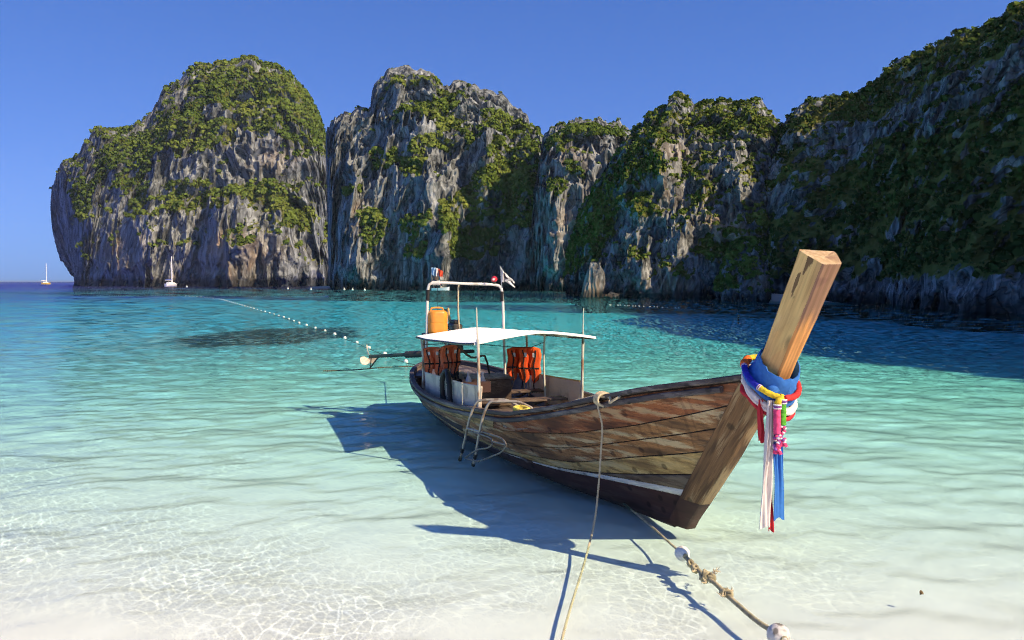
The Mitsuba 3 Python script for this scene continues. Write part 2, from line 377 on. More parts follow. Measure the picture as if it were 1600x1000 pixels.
# 5: the shaded mountain that closes the bay on the right and runs on past the camera
Y5 = 88
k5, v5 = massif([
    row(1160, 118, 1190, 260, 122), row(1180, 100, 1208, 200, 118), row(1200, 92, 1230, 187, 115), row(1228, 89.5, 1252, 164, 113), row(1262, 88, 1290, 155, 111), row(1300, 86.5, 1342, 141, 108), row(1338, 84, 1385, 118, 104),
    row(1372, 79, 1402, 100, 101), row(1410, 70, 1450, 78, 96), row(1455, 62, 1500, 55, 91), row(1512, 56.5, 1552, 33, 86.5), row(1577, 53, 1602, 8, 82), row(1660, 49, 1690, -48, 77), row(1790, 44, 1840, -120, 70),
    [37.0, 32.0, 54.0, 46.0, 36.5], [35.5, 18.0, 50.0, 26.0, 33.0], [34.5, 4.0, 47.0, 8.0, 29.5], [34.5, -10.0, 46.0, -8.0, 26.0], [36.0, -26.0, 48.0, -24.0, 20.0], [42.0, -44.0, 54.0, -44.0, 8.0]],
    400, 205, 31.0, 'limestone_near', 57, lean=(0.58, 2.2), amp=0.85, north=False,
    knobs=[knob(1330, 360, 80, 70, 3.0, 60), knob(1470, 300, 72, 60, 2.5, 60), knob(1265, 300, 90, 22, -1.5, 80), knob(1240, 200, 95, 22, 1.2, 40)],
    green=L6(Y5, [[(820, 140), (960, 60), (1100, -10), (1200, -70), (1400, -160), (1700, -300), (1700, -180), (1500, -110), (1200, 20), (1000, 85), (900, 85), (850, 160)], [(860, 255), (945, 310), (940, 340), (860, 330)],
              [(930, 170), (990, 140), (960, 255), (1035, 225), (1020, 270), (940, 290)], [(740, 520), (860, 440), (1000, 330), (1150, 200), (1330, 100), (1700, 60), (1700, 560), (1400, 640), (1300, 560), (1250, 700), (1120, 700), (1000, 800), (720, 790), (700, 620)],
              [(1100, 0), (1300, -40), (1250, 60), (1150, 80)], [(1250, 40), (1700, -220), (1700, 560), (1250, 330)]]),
    warm=[], veg_n=12500, veg_r=(0.0056, 0.020), slope_green=0.6, veg_bias=0.05, bright=-0.34)  # leaf tones darkened and forest widened to paint in this mountain's shade

# 6: the knob of rock that stands out at the foot of the fluted tower
k6, v6 = massif([
    row(1120, 92, 1134, 425, 92), row(1124, 88, 1136, 402, 89), row(1132, 85.5, 1146, 383, 88), row(1150, 83.5, 1162, 375, 87), row(1168, 82.3, 1178, 373, 86.2), row(1186, 81.6, 1192, 384, 85.6), row(1198, 82, 1199, 408, 85.6),
    row(1203, 84, 1202, 440, 86.5), row(1203, 88, 1200, 452, 89)], 170, 120, 9.0, 'limestone_near', 71, lean=(0.35, 3.0), amp=0.9,
    green=L6(84, [[(560, 560), (650, 540), (640, 600), (600, 640)], [(600, 640), (660, 640), (650, 690), (620, 700)], [(540, 690), (600, 700), (600, 750), (560, 740)]]), warm=[warmspot(1185, 440, 84, 20, 25, 0.5)],
    veg_n=1500, veg_r=(0.011, 0.045), slope_green=0.62, bright=0.05)

for k, t in ((v1, 'dense green jungle over the dome and ledges of the leftmost cliff'), (v2, 'green bushes in the gullies of the wall below the castle shaped peak'), (v3, 'scrub on the low flat topped hill in the middle of the skyline'),
             (v4, 'trees on top and in the gully of the fluted cliff behind the prow'), (v5, 'dark shaded forest on the tall mountain at the right edge'), (v6, 'bushes on the small rock knob at the foot of the fluted cliff')):
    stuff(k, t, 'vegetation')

# ------------------------------------------------------------------ seabed and sea
def depth(x, y):
    """Depth of the sand below the water line, metres; the beach comes up towards the camera."""
    y = y + 0.10 * x * np.clip(1 - y / 40, 0, 1)
    return np.interp(y, [-30, -2, 2.2, 4, 6, 9, 13, 20, 32, 60, 120, 400], [-2.5, -0.25, 0.03, 0.075, 0.125, 0.22, 0.35, 0.55, 0.9, 1.5, 2.4, 5.0])


def spaced(lo, hi, d0, rate, mid=0.0):
    o, v = [mid], mid
    while v < hi:
        v += max(d0, rate * abs(v - mid) if mid == 0 else rate * v)
        o.append(v)
    v = mid
    a = []
    while v > lo:
        v -= max(d0, rate * abs(v - mid))
        a.append(v)
    return np.array(a[::-1] + o)


gx, gy = spaced(-2600, 2600, 0.12, 0.055), spaced(-14, 4200, 0.10, 0.03, 2.0)
X, Yg = np.meshgrid(gx, gy, indexing='ij')
near = np.clip(1 - Yg / 60, 0, 1)
Zs = -depth(X, Yg) + 0.012 * near * (meshkit.fbm(np.stack([X * 1.2, Yg * 1.9, X * 0], -1), 3, 4) - 0.5)
add('seabed', (np.stack([X, Yg, Zs], -1).reshape(-1, 3), grid_faces(len(gx), len(gy))[:, ::-1]), 'sand', smooth=True)
struct('seabed')


def sand_fn(p, n, uv):
    g = fbm(p.x * 3.1, p.y * 3.1, 0, 3)
    c = mix((0.90, 0.89, 0.87), (0.82, 0.805, 0.78), g)
    # a patch of weed and coral rubble out in the bay
    e = dr.sqrt(dr.square((p.x + 14.6) / 5.2) + dr.square((p.y - 48.5) / 13.0)) + 0.45 * (fbm(p.x * 0.6, p.y * 0.30, 3, 3) - 0.5)
    weed = 1 - smoothstep(0.80, 1.12, e)
    c = mix(c, (0.058, 0.062, 0.070), weed * 0.95)
    deep = smoothstep(55.0, 170.0, p.y - 0.35 * p.x)
    return mix(c, (0.45, 0.45, 0.40), deep * 0.3)


material('sand', {'type': 'diffuse', 'reflectance': mikit.proc(sand_fn)})


def water_fn(p, n, uv):
    """What one crossing of the surface lets through: clear over the shallows, blue-green where the water is deep, with caustic light and ripple streaks painted in."""
    yy = p.y + 0.10 * p.x
    d = 0.036 * dr.maximum(yy - 3.0, 0) * (1 + 0.35 * (fbm(p.x * 0.045, p.y * 0.07, 5, 2) - 0.5))
    d = 1.5 * (1 - dr.exp(-d / 1.15))
    side = smoothstep(-0.05, 0.65, -p.x / (p.y + 6.0)) * smoothstep(4, 25, p.y)
    far = smoothstep(150.0, 420.0, p.y - 0.9 * p.x - 60)
    kr, kg, kb = 1.16, 0.085 + 0.14 * side + 0.05 * smoothstep(12.0, 40.0, yy) + 0.75 * far, 0.25 - 0.10 * side - 0.19 * smoothstep(8.0, 38.0, yy) * (1 - 0.5 * side) + 0.10 * far
    t = mi.Color3f(dr.exp(-kr * d), dr.exp(-kg * d), dr.exp(-kb * d))
    # caustic light net, painted into the transmittance
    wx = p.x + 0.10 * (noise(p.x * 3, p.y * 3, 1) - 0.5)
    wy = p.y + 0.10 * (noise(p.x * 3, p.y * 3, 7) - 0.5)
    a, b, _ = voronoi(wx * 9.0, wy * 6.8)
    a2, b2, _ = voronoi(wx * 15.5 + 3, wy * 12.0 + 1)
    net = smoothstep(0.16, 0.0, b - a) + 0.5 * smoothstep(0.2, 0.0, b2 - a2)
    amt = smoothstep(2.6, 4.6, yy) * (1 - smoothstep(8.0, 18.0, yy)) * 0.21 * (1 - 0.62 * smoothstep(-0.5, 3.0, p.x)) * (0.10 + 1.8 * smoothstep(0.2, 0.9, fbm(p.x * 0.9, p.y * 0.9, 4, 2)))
    # light streaks of smaller ripples further out, painted in and drawn long
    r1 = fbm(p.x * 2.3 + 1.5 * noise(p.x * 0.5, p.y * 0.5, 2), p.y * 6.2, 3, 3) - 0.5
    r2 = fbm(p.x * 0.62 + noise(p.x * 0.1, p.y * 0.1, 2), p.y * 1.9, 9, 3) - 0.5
    ripple_light = r1 * 0.46 * smoothstep(6.5, 12.0, yy) * (1 - smoothstep(22.0, 45.0, yy)) + r2 * 0.30 * smoothstep(9.0, 26.0, yy) * (1 - smoothstep(90.0, 200.0, yy))
    return t * (0.965 + amt * (net - 0.42) + ripple_light)


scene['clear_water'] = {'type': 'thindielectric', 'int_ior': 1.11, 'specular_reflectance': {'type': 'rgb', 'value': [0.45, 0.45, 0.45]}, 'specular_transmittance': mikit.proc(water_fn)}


def waves(x, y):
    z = 0
    r = np.random.default_rng(8)
    cell = np.maximum(np.gradient(gx)[:, None] * 0.7, np.gradient(gy)[None, :])
    for i in range(26):
        lam = 0.15 * 1.11 ** i
        th = r.normal(-1.38, 0.60)
        k = 2 * np.pi / lam
        ph = r.random() * 6.28
        vis = np.clip((lam / cell - 2.2) / 1.5, 0, 1)
        z = z + vis * 0.0052 * lam ** 0.80 * np.sin(k * (np.cos(th) * x + np.sin(th) * y) + ph + 2.4 * meshkit.noise(np.stack([x * 0.7 / lam ** 0.7, y * 0.7 / lam ** 0.7, x * 0 + i], -1), i))
    return z / (1 + (np.maximum(y, 0) / 17.0) ** 2)


def banded(lo, a, b, hi, d, rate):
    """Even steps d between a and b, growing by rate outside."""
    o = list(np.arange(a, b, d))
    v, w = b, d
    while v < hi:
        o.append(v)
        w *= 1 + rate
        v += w
    v, w = a, d
    while v > lo:
        w *= 1 + rate
        v -= w
        o.insert(0, v)
    return np.array(o)


gx, gy = banded(-2600, -8.0, 9.0, 2600, 0.068, 0.040), banded(-3.0, 2.0, 16.0, 4200, 0.060, 0.0165)
X, Yg = np.meshgrid(gx, gy, indexing='ij')
# wind chop: beyond the shallows every facet of the sheet leans a few degrees (in its normals, the heights being centimetres)
Zw = waves(X, Yg)
sea_m = trimesh.Trimesh(np.stack([X, Yg, Zw], -1).reshape(-1, 3), grid_faces(len(gx), len(gy))[:, ::-1], process=False)
SN = np.array(sea_m.vertex_normals).reshape(*X.shape, 3)
SN *= np.sign(SN[..., 2:])
lean_amt = np.clip((np.abs(Yg) + 0.4 * np.abs(X) - 9) / 30, 0, 1)
SN[..., 0] += 0.045 * lean_amt * rng.normal(size=X.shape)
SN[..., 1] += 0.14 * lean_amt * rng.normal(size=X.shape)
SN /= np.linalg.norm(SN, axis=-1, keepdims=True)
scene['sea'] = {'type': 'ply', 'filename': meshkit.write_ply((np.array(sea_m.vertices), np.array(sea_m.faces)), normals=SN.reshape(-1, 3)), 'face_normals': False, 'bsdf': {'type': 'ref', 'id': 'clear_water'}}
struct('sea')
print('grid', len(gx), len(gy))

# ------------------------------------------------------------------ modelling tools for made things
def tube(pts, r, sides=8, closed=False, mesh=True, caps=True, subdiv=0):
    p = np.asarray(pts, float)
    if subdiv and len(p) > 2:
        s = np.r_[0, np.cumsum(np.linalg.norm(np.diff(p, axis=0), axis=1))]
        t = np.linspace(0, s[-1], subdiv)
        p = PchipInterpolator(s, p)(t)
    n = len(p)
    rr = np.broadcast_to(np.asarray(r, float), (n,)) if np.ndim(r) == 0 or len(r) == n else np.interp(np.linspace(0, 1, n), np.linspace(0, 1, len(r)), r)
    t = np.roll(p, -1, 0) - np.roll(p, 1, 0) if closed else np.gradient(p, axis=0)
    t /= np.linalg.norm(t, axis=1, keepdims=True) + 1e-12
    a = np.zeros_like(p)
    x = np.cross(t[0], [0.13, 0.21, 0.97])
    if np.linalg.norm(x) < 0.1:
        x = np.cross(t[0], [1, 0.1, 0])
    for i in range(n):
        x = x - t[i] * (x @ t[i])
        x /= np.linalg.norm(x) + 1e-12
        a[i] = x
    b = np.cross(t, a)
    ang = np.arange(sides) * 2 * np.pi / sides
    v = p[:, None] + rr[:, None, None] * (np.cos(ang)[None, :, None] * a[:, None] + np.sin(ang)[None, :, None] * b[:, None])
    m = n if closed else n - 1
    i, j = np.meshgrid(np.arange(m), np.arange(sides), indexing='ij')
    i2 = (i + 1) % n
    f = np.stack([i * sides + j, i * sides + (j + 1) % sides, i2 * sides + (j + 1) % sides, i2 * sides + j], -1).reshape(-1, 4)
    f = np.vstack([f[:, [0, 1, 2]], f[:, [0, 2, 3]]])
    v = v.reshape(-1, 3)
    if not closed and caps:
        k = len(v)
        v = np.vstack([v, p[:1], p[-1:]])
        jj = np.arange(sides)
        f = np.vstack([f, np.stack([jj * 0 + k, (jj + 1) % sides, jj], 1), np.stack([jj * 0 + k + 1, (n - 1) * sides + jj, (n - 1) * sides + (jj + 1) % sides], 1)])
    return trimesh.Trimesh(v, f, process=False)


def lathe(prof, axis_from, axis_to, sides=16):
    """prof: (distance along, radius) rows along the axis."""
    A, B = np.asarray(axis_from, float), np.asarray(axis_to, float)
    d = (B - A) / np.linalg.norm(B - A)
    pr = np.asarray(prof, float)
    return tube(A + d * pr[:, :1], pr[:, 1], sides)


def hullof(pts):
    return trimesh.Trimesh(np.asarray(pts, float)).convex_hull if False else trimesh.PointCloud(np.asarray(pts, float)).convex_hull


def box(x0, x1, y0, y1, z0, z1, bev=0.006):
    c = np.array([(x0 + x1) / 2, (y0 + y1) / 2, (z0 + z1) / 2])
    h = np.abs(np.array([x1 - x0, y1 - y0, z1 - z0])) / 2
    bev = min(bev, h.min() * 0.45)
    P = []
    for sx in (-1, 1):
        for sy in (-1, 1):
            for sz in (-1, 1):
                s = np.array([sx, sy, sz])
                for k in range(3):
                    q = h.copy()
                    q[[i for i in range(3) if i != k]] -= bev
                    P.append(c + s * q)
    return hullof(P)


def loft(sections, caps=True):
    """Closed rings with equal counts, joined."""
    A = np.asarray(sections, float)
    n, m = A.shape[:2]
    i, j = np.meshgrid(np.arange(n - 1), np.arange(m), indexing='ij')
    q = np.stack([i * m + j, i * m + (j + 1) % m, (i + 1) * m + (j + 1) % m, (i + 1) * m + j], -1).reshape(-1, 4)
    f = np.vstack([q[:, [0, 1, 2]], q[:, [0, 2, 3]]])
    v = A.reshape(-1, 3)
    if caps:
        k = len(v)
        v = np.vstack([v, A[0].mean(0), A[-1].mean(0)])
        jj = np.arange(m)
        f = np.vstack([f, np.stack([jj * 0 + k, (jj + 1) % m, jj], 1), np.stack([jj * 0 + k + 1, (n - 1) * m + jj, (n - 1) * m + (jj + 1) % m], 1)])
    t = trimesh.Trimesh(v, f, process=False)
    if caps and t.volume < 0:
        t.invert()
    return t


def solid_sheet(G, thick, normal=None):
    """A grid of points (n, m, 3) as a thin solid."""
    n, m = G.shape[:2]
    f = grid_faces(n, m)
    t = trimesh.Trimesh(G.reshape(-1, 3), f, process=False)
    N = t.vertex_normals if normal is None else np.broadcast_to(normal, (n * m, 3))
    top, bot = G.reshape(-1, 3) + N * thick / 2, G.reshape(-1, 3) - N * thick / 2
    b = n * m
    idx = np.arange(b).reshape(n, m)
    loop = np.r_[idx[0, :-1], idx[:-1, -1], idx[-1, :0:-1], idx[:0:-1, 0]]
    nx = np.roll(loop, -1)
    rim = np.vstack([np.stack([loop, nx, nx + b], 1), np.stack([loop, nx + b, loop + b], 1)])
    return trimesh.Trimesh(np.vstack([top, bot]), np.vstack([f, f[:, ::-1] + b, rim[:, ::-1]]), process=False)


def rope_mesh(pts, r, pitch=0.05, strands=3, n=None, sides=6):
    """A laid rope: strands twisted round the line."""
    p = np.asarray(pts, float)
    s = np.r_[0, np.cumsum(np.linalg.norm(np.diff(p, axis=0), axis=1))]
    n = n or int(max(24, s[-1] / pitch * 8))
    tt = np.linspace(0, s[-1], n)
    c = PchipInterpolator(s, p)(tt)
    t = np.gradient(c, axis=0)
    t /= np.linalg.norm(t, axis=1, keepdims=True)
    a = np.cross(t, [0.2, 0.3, 0.93])
    a /= np.linalg.norm(a, axis=1, keepdims=True)
    b = np.cross(t, a)
    out = []
    for k in range(strands):
        ph = tt / pitch * 2 * np.pi + k * 2 * np.pi / strands
        out.append(tube(c + 0.55 * r * (np.cos(ph)[:, None] * a + np.sin(ph)[:, None] * b), r * 0.56, sides))
    return cat_meshes(out)


# ------------------------------------------------------------------ the longtail boat: l runs forward from the foot of the stem, w to the far side, z up
PSI = math.radians(18.5)
BO = np.array([1.534, 6.601, 0.0])
AX, PX = np.array([math.sin(PSI), -math.cos(PSI), 0]), np.array([math.cos(PSI), math.sin(PSI), 0])


def bw(p):
    """Boat coordinates to world."""
    p = np.asarray(p, float)
    return BO + p[..., :1] * AX + p[..., 1:2] * PX + p[..., 2:] * np.array([0, 0, 1.0])


def bmesh(m):
    m = m.copy()
    m.vertices = bw(m.vertices)
    return m


def wood(nm, base, dark, pale, pale_amt=0.5, stretch=1.0, rough=0.52, seed=0, grain=1.0, run=(1.0, 0.0)):
    """Weathered timber: grain along the direction run in the boat's length-height plane, soft stains and worn pale scuffs."""
    def fn(p, n, uv):
        x, y = p.x - float(BO[0]), p.y - float(BO[1])
        l0, w = x * float(AX[0]) + y * float(AX[1]), x * float(PX[0]) + y * float(PX[1])
        l, z = l0 * run[0] + p.z * run[1], p.z * run[0] - l0 * run[1]
        g = fbm(l * 2.2 * stretch + seed, w * 22, z * 46, 3)
        f = noise(l * 7 + seed, w * 110, z * 210)
        blot = fbm(l * 1.5 + seed * 3, w * 4, z * 6.5, 3)
        wear = fbm(l * 2.6 + 7 + seed, w * 9, z * 19, 4)
        c = mix(base, dark, smoothstep(0.40, 0.74, g) * 0.70 * grain)
        c = c * (0.76 + 0.44 * f)
        c = mix(c, dark, smoothstep(0.48, 0.78, blot) * 0.80)
        c = mix(c, pale, smoothstep(0.47, 0.66, wear + 0.12 * (f - 0.5)) * smoothstep(0.36, 0.56, 1 - blot) * pale_amt)
        st = smoothstep(0.74, 0.90, noise(l * 26 + seed, 0, z * 0.9)) * smoothstep(0.50, 0.8, noise(l * 1.7, 3, z * 1.2 + seed))
        nail = smoothstep(0.20, 0.10, dr.sqrt(dr.square((l * 5.2 - dr.floor(l * 5.2) - 0.5)) + dr.square((z * 9 - dr.floor(z * 9) - 0.5) * 0.6))) * step_(cell_rand(dr.floor(l * 5.2), dr.floor(z * 9), seed) - 0.72)
        return c * (1 - 0.25 * st) * (1 - 0.55 * nail)
    return material(nm, {'type': 'principled', 'base_color': mikit.proc(fn), 'roughness': rough, 'specular': 0.3})


def step_(v):
    return dr.select(v > 0, mi.Float(1), mi.Float(0))


STEM_RUN = (0.64, 0.77)
wood('plank_red', (0.31, 0.105, 0.040), (0.068, 0.030, 0.017), (0.50, 0.35, 0.20), 0.7, seed=1)
wood('plank_brown', (0.33, 0.158, 0.060), (0.074, 0.040, 0.021), (0.55, 0.42, 0.24), 0.85, seed=2)
wood('plank_tan', (0.50, 0.33, 0.12), (0.145, 0.082, 0.036), (0.52, 0.41, 0.22), 0.6, seed=3)
wood('plank_dark', (0.115, 0.076, 0.050), (0.045, 0.030, 0.024), (0.27, 0.22, 0.15), 0.4, seed=4)
wood('bottom_paint', (0.070, 0.030, 0.022), (0.040, 0.020, 0.016), (0.12, 0.075, 0.055), 0.35, seed=5, grain=0.6)
wood('stripe_paint', (0.66, 0.64, 0.58), (0.40, 0.36, 0.29), (0.74, 0.72, 0.66), 0.5, seed=6, grain=0.5)
wood('rail_wood', (0.085, 0.066, 0.062), (0.042, 0.034, 0.034), (0.30, 0.26, 0.23), 0.45, seed=7)
wood('stem_wood', (0.185, 0.096, 0.042), (0.042, 0.020, 0.012), (0.48, 0.35, 0.19), 0.55, stretch=2.2, seed=3.3, run=STEM_RUN)
wood('inner_wood', (0.125, 0.088, 0.068), (0.045, 0.034, 0.030), (0.24, 0.20, 0.16), 0.35, seed=9)
wood('deck_wood', (0.27, 0.215, 0.17), (0.10, 0.08, 0.065), (0.42, 0.37, 0.31), 0.5, seed=10)


def prow_fn(p, n, uv):
    x, y, z = p.x - float(BO[0]), p.y - float(BO[1]), p.z
    l, w = x * float(AX[0]) + y * float(AX[1]), x * float(PX[0]) + y * float(PX[1])
    along, across = l * 0.5 + z * 0.87, l * 0.87 - z * 0.5
    g = fbm(along * 2.2, across * 24, w * 24, 3)
    f = noise(along * 7, across * 150, w * 150)
    c = mix((0.66, 0.475, 0.185), (0.44, 0.275, 0.10), smoothstep(0.35, 0.72, g) * 0.8)
    c = mix(c, (0.66, 0.47, 0.24), smoothstep(0.55, 0.75, fbm(along * 3.1 + 5, across * 9, w * 9, 2)) * 0.6)
    c = c * (0.86 + 0.26 * f)
    # dark scars of the side face
    scar = smoothstep(0.52, 0.60, fbm(along * 5.2 + 3.7, across * 34 + 2 + 1.2 * noise(along * 6, 0, 0), 4, 3)) * smoothstep(0.05, 0.40, along - 1.70) * smoothstep(0.44, 0.54, fbm(along * 2.1 + 1, across * 6, 1, 2))
    c = mix(c, (0.085, 0.045, 0.022), scar * 0.85)
    stain = smoothstep(0.52, 0.70, fbm(along * 1.6 + 9, across * 5, w * 5, 3))
    c = mix(c, c * mi.Color3f(0.66, 0.60, 0.52), stain)
    # the front edge: weathered purple-brown above, orange below
    fr = smoothstep(0.30, 0.55, dr.abs(n.x * float(AX[0]) + n.y * float(AX[1])))
    up = smoothstep(1.74, 1.92, z + 0.22 * (g - 0.5))
    front = mix((0.52, 0.235, 0.075), (0.20, 0.105, 0.075), up) * (0.66 + 0.68 * noise(along * 3, across * 60, w * 75))
    c = mix(c, front, fr * 0.9)
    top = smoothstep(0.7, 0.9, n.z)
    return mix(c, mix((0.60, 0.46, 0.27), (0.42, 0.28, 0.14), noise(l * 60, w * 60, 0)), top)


material('prow_wood', {'type': 'principled', 'base_color': mikit.proc(prow_fn), 'roughness': 0.62, 'specular': 0.35})


def painted(nm, col, dirt=(0.25, 0.17, 0.10), amt=0.5, f=14.0, rough=0.6, thr=0.55, metallic=0.0):
    def fn(p, n, uv):
        d = fbm(p.x * f, p.y * f, p.z * f * 0.6, 3)
        return mix(mix(col, tuple(0.86 * q for q in col), noise(p.x * 55, p.y * 55, p.z * 55)), dirt, smoothstep(thr, thr + 0.2, d) * amt)
    return material(nm, {'type': 'principled', 'base_color': mikit.proc(fn), 'roughness': rough, 'specular': 0.4, 'metallic': metallic})


wood('caulking', (0.040, 0.026, 0.018), (0.020, 0.014, 0.011), (0.07, 0.05, 0.035), 0.3, seed=12)
painted('awning_cloth', (0.80, 0.80, 0.80), (0.62, 0.60, 0.57), 0.4, 2.4, 0.8)
painted('panel_cream', (0.70, 0.57, 0.43), (0.30, 0.22, 0.15), 0.6, 5.0, 0.6, 0.5)
painted('panel_grey', (0.60, 0.54, 0.43), (0.33, 0.30, 0.25), 0.5, 5.0, 0.6, 0.5)
painted('pole_paint', (0.55, 0.54, 0.46), (0.26, 0.13, 0.06), 0.9, 9.0, 0.5, 0.45)
painted('pale_pipe', (0.66, 0.64, 0.60), (0.30, 0.22, 0.16), 0.5, 8.0, 0.4)
painted('dark_metal', (0.040, 0.045, 0.045), (0.12, 0.075, 0.045), 0.6, 14.0, 0.45, 0.5)
painted('green_shaft', (0.040, 0.075, 0.062), (0.03, 0.03, 0.03), 0.7, 10.0, 0.45)
painted('steel', (0.44, 0.40, 0.33), (0.20, 0.12, 0.07), 0.7, 16.0, 0.38, 0.52, 0.35)
painted('shaded_steel', (0.20, 0.175, 0.14), (0.10, 0.07, 0.045), 0.7, 16.0, 0.45, 0.5, 0.2)  # darker copy of steel, shade of the folded ladder put into the colour
painted('bronze_blade', (0.62, 0.54, 0.44), (0.36, 0.27, 0.18), 0.6, 12.0, 0.5)
painted('black_rubber', (0.018, 0.018, 0.019), (0.05, 0.045, 0.04), 0.5, 12.0, 0.55)
painted('orange_cloth', (0.88, 0.115, 0.020), (0.42, 0.05, 0.02), 0.45, 9.0, 0.8)
painted('faded_orange_cloth', (0.82, 0.19, 0.075), (0.62, 0.30, 0.20), 0.6, 9.0, 0.8)
painted('strap_black', (0.016, 0.014, 0.016), (0.04, 0.03, 0.03), 0.4, 20.0, 0.8)
painted('reflector_white', (0.74, 0.72, 0.70), (0.5, 0.45, 0.42), 0.3, 20.0, 0.35)
painted('rope_tan', (0.56, 0.47, 0.31), (0.30, 0.23, 0.13), 0.6, 30.0, 0.9)
painted('rope_old', (0.42, 0.37, 0.23), (0.17, 0.15, 0.09), 0.7, 24.0, 0.9, 0.48)
painted('rope_dark', (0.09, 0.10, 0.07), (0.03, 0.03, 0.025), 0.6, 20.0, 0.9)
painted('rope_yellow', (0.72, 0.60, 0.12), (0.45, 0.35, 0.08), 0.5, 20.0, 0.9)
painted('foam_white', (0.76, 0.75, 0.70), (0.42, 0.36, 0.26), 0.6, 22.0, 0.6, 0.52)
painted('foam_far', (0.78, 0.76, 0.68), (0.5, 0.45, 0.3), 0.4, 6.0, 0.6)
painted('crate_orange', (0.62, 0.30, 0.16), (0.35, 0.2, 0.12), 0.5, 9.0, 0.6)
painted('red_lamp', (0.62, 0.03, 0.05), (0.4, 0.02, 0.03), 0.3, 30.0, 0.2)
painted('stick_wood', (0.58, 0.38, 0.15), (0.35, 0.2, 0.08), 0.5, 14.0, 0.7)
painted('sash_blue', (0.030, 0.155, 0.50), (0.02, 0.09, 0.32), 0.5, 7.0, 0.75)
painted('sash_white', (0.70, 0.64, 0.61), (0.52, 0.45, 0.42), 0.5, 6.0, 0.8)
painted('sash_red', (0.50, 0.022, 0.035), (0.3, 0.015, 0.02), 0.5, 9.0, 0.75)
for nm, c in (('garland_red', (0.62, 0.03, 0.03)), ('garland_blue', (0.015, 0.02, 0.42)), ('garland_yellow', (0.78, 0.55, 0.03)), ('garland_orange', (0.80, 0.16, 0.02)), ('garland_green', (0.10, 0.42, 0.03)), ('garland_pink', (0.78, 0.07, 0.22)),
              ('garland_white', (0.78, 0.75, 0.74)), ('garland_purple', (0.30, 0.10, 0.42))):
    painted(nm, c, tuple(0.6 * q for q in c), 0.6, 60.0, 0.8, 0.45)
scene['can_plastic'] = {'type': 'principled', 'base_color': mikit.proc(lambda p, n, uv: mix((0.78, 0.31, 0.035), (0.62, 0.22, 0.03), fbm(p.x * 9, p.y * 9, p.z * 9, 2))), 'roughness': 0.32, 'specular': 0.5, 'flatness': 0.2}

BL0, BWL = [-9.2, -7.9, -7, -4.6, -3.7, -3, -2.4, -1.7, -1.2, -.19], [.3, .70, .81, .88, .79, .71, .62, .47, .29, .05]
BGL, BGB = [-9.2, -8.9, -8.5, -8, -7.5, -6.5, -5.5, -4.5, -3.2, -2.2, -1.7, -1.05, -.5, .09, .54, .9, .97], [.35, .55, .72, .86, .95, 1.08, 1.14, 1.1, 1.04, .95, .865, .75, .61, .445, .275, .15, .13]
BZL, BZG = [-9.2, -8.5, -7.5, -6.5, -5.5, -4.5, -3.2, -2.2, -1.7, -1.05, -.5, .09, .54, .97], [.5, .46, .42, .4, .41, .44, .55, .65, .75, .9, 1.05, 1.2, 1.3, 1.395]
f_wl, f_gb, f_zg = PchipInterpolator(BL0, BWL), PchipInterpolator(BGL, BGB), PchipInterpolator(BZL, BZG)
f_keel = PchipInterpolator([-9.2, -8, -5, -2, -.6, 0], [-.02, -.14, -.24, -.22, -.12, -.06])


def gun(l):
    return float(f_gb(l)), float(f_zg(l))


def hull_pt(u, v, side=-1, off=0.0):
    """A point of the planking; v 0 at the water, 1 at the rail, below 0 down to the keel at -1."""
    u, v = np.broadcast_arrays(np.asarray(u, float), np.asarray(v, float))
    l0, l1 = -9.2 + u * 9.01, -9.2 + u * 10.17
    vp = np.maximum(v, 0)
    l = l0 + (l1 - l0) * vp
    w = f_wl(l0) + (f_gb(l1) - f_wl(l0)) * vp ** 0.8
    z = f_zg(l1) * vp
    vn = np.clip(-v, 0, 1)
    w = np.where(v < 0, f_wl(l0) * (1 - vn ** 1.6) + 0.02, w)
    z = np.where(v < 0, f_keel(l0) * vn, z)
    P = np.stack([l, side * w, z], -1)
    if off:
        P[..., 1] += side * off * np.cos(0.5)
        P[..., 2] -= off * np.sin(0.5) * 0.6
    return P


boat = thing('longtail_boat', 'weathered wooden longtail boat with tall square prow afloat in the clear shallows', 'boat')
UH = 110
uu = np.r_[np.linspace(0, 0.12, 18, endpoint=False), np.linspace(0.12, 1, UH - 18)]
shell, outer = [], []
for side in (-1, 1):
    vv = np.r_[np.linspace(-1, 0, 7, endpoint=False), np.linspace(0, 1, 12)]
    U, Vv = np.meshgrid(uu, vv, indexing='ij')
    o = hull_pt(U, Vv, side)
    i = hull_pt(U, Vv, side).copy()
    i[..., 1] -= side * np.minimum(0.045, np.abs(i[..., 1]) * 0.5)
    for G, fl in ((o, side > 0), (i, side < 0)):
        f = grid_faces(UH, len(vv))
        (outer if G is o else shell).append(trimesh.Trimesh(G.reshape(-1, 3), f if fl else f[:, ::-1], process=False))
tr = hull_pt(np.zeros(12), np.linspace(-1, 1, 12), -1)
tr2 = hull_pt(np.zeros(12), np.linspace(-1, 1, 12), 1)
G = np.stack([tr, tr2], 0)
shell.append(solid_sheet(G, 0.03, np.array([1.0, 0, 0])))
hull = add('hull', bmesh(cat_meshes(shell)), 'inner_wood', boat, smooth=40)
add('caulking', bmesh(cat_meshes(outer)), 'caulking', hull, smooth=40)

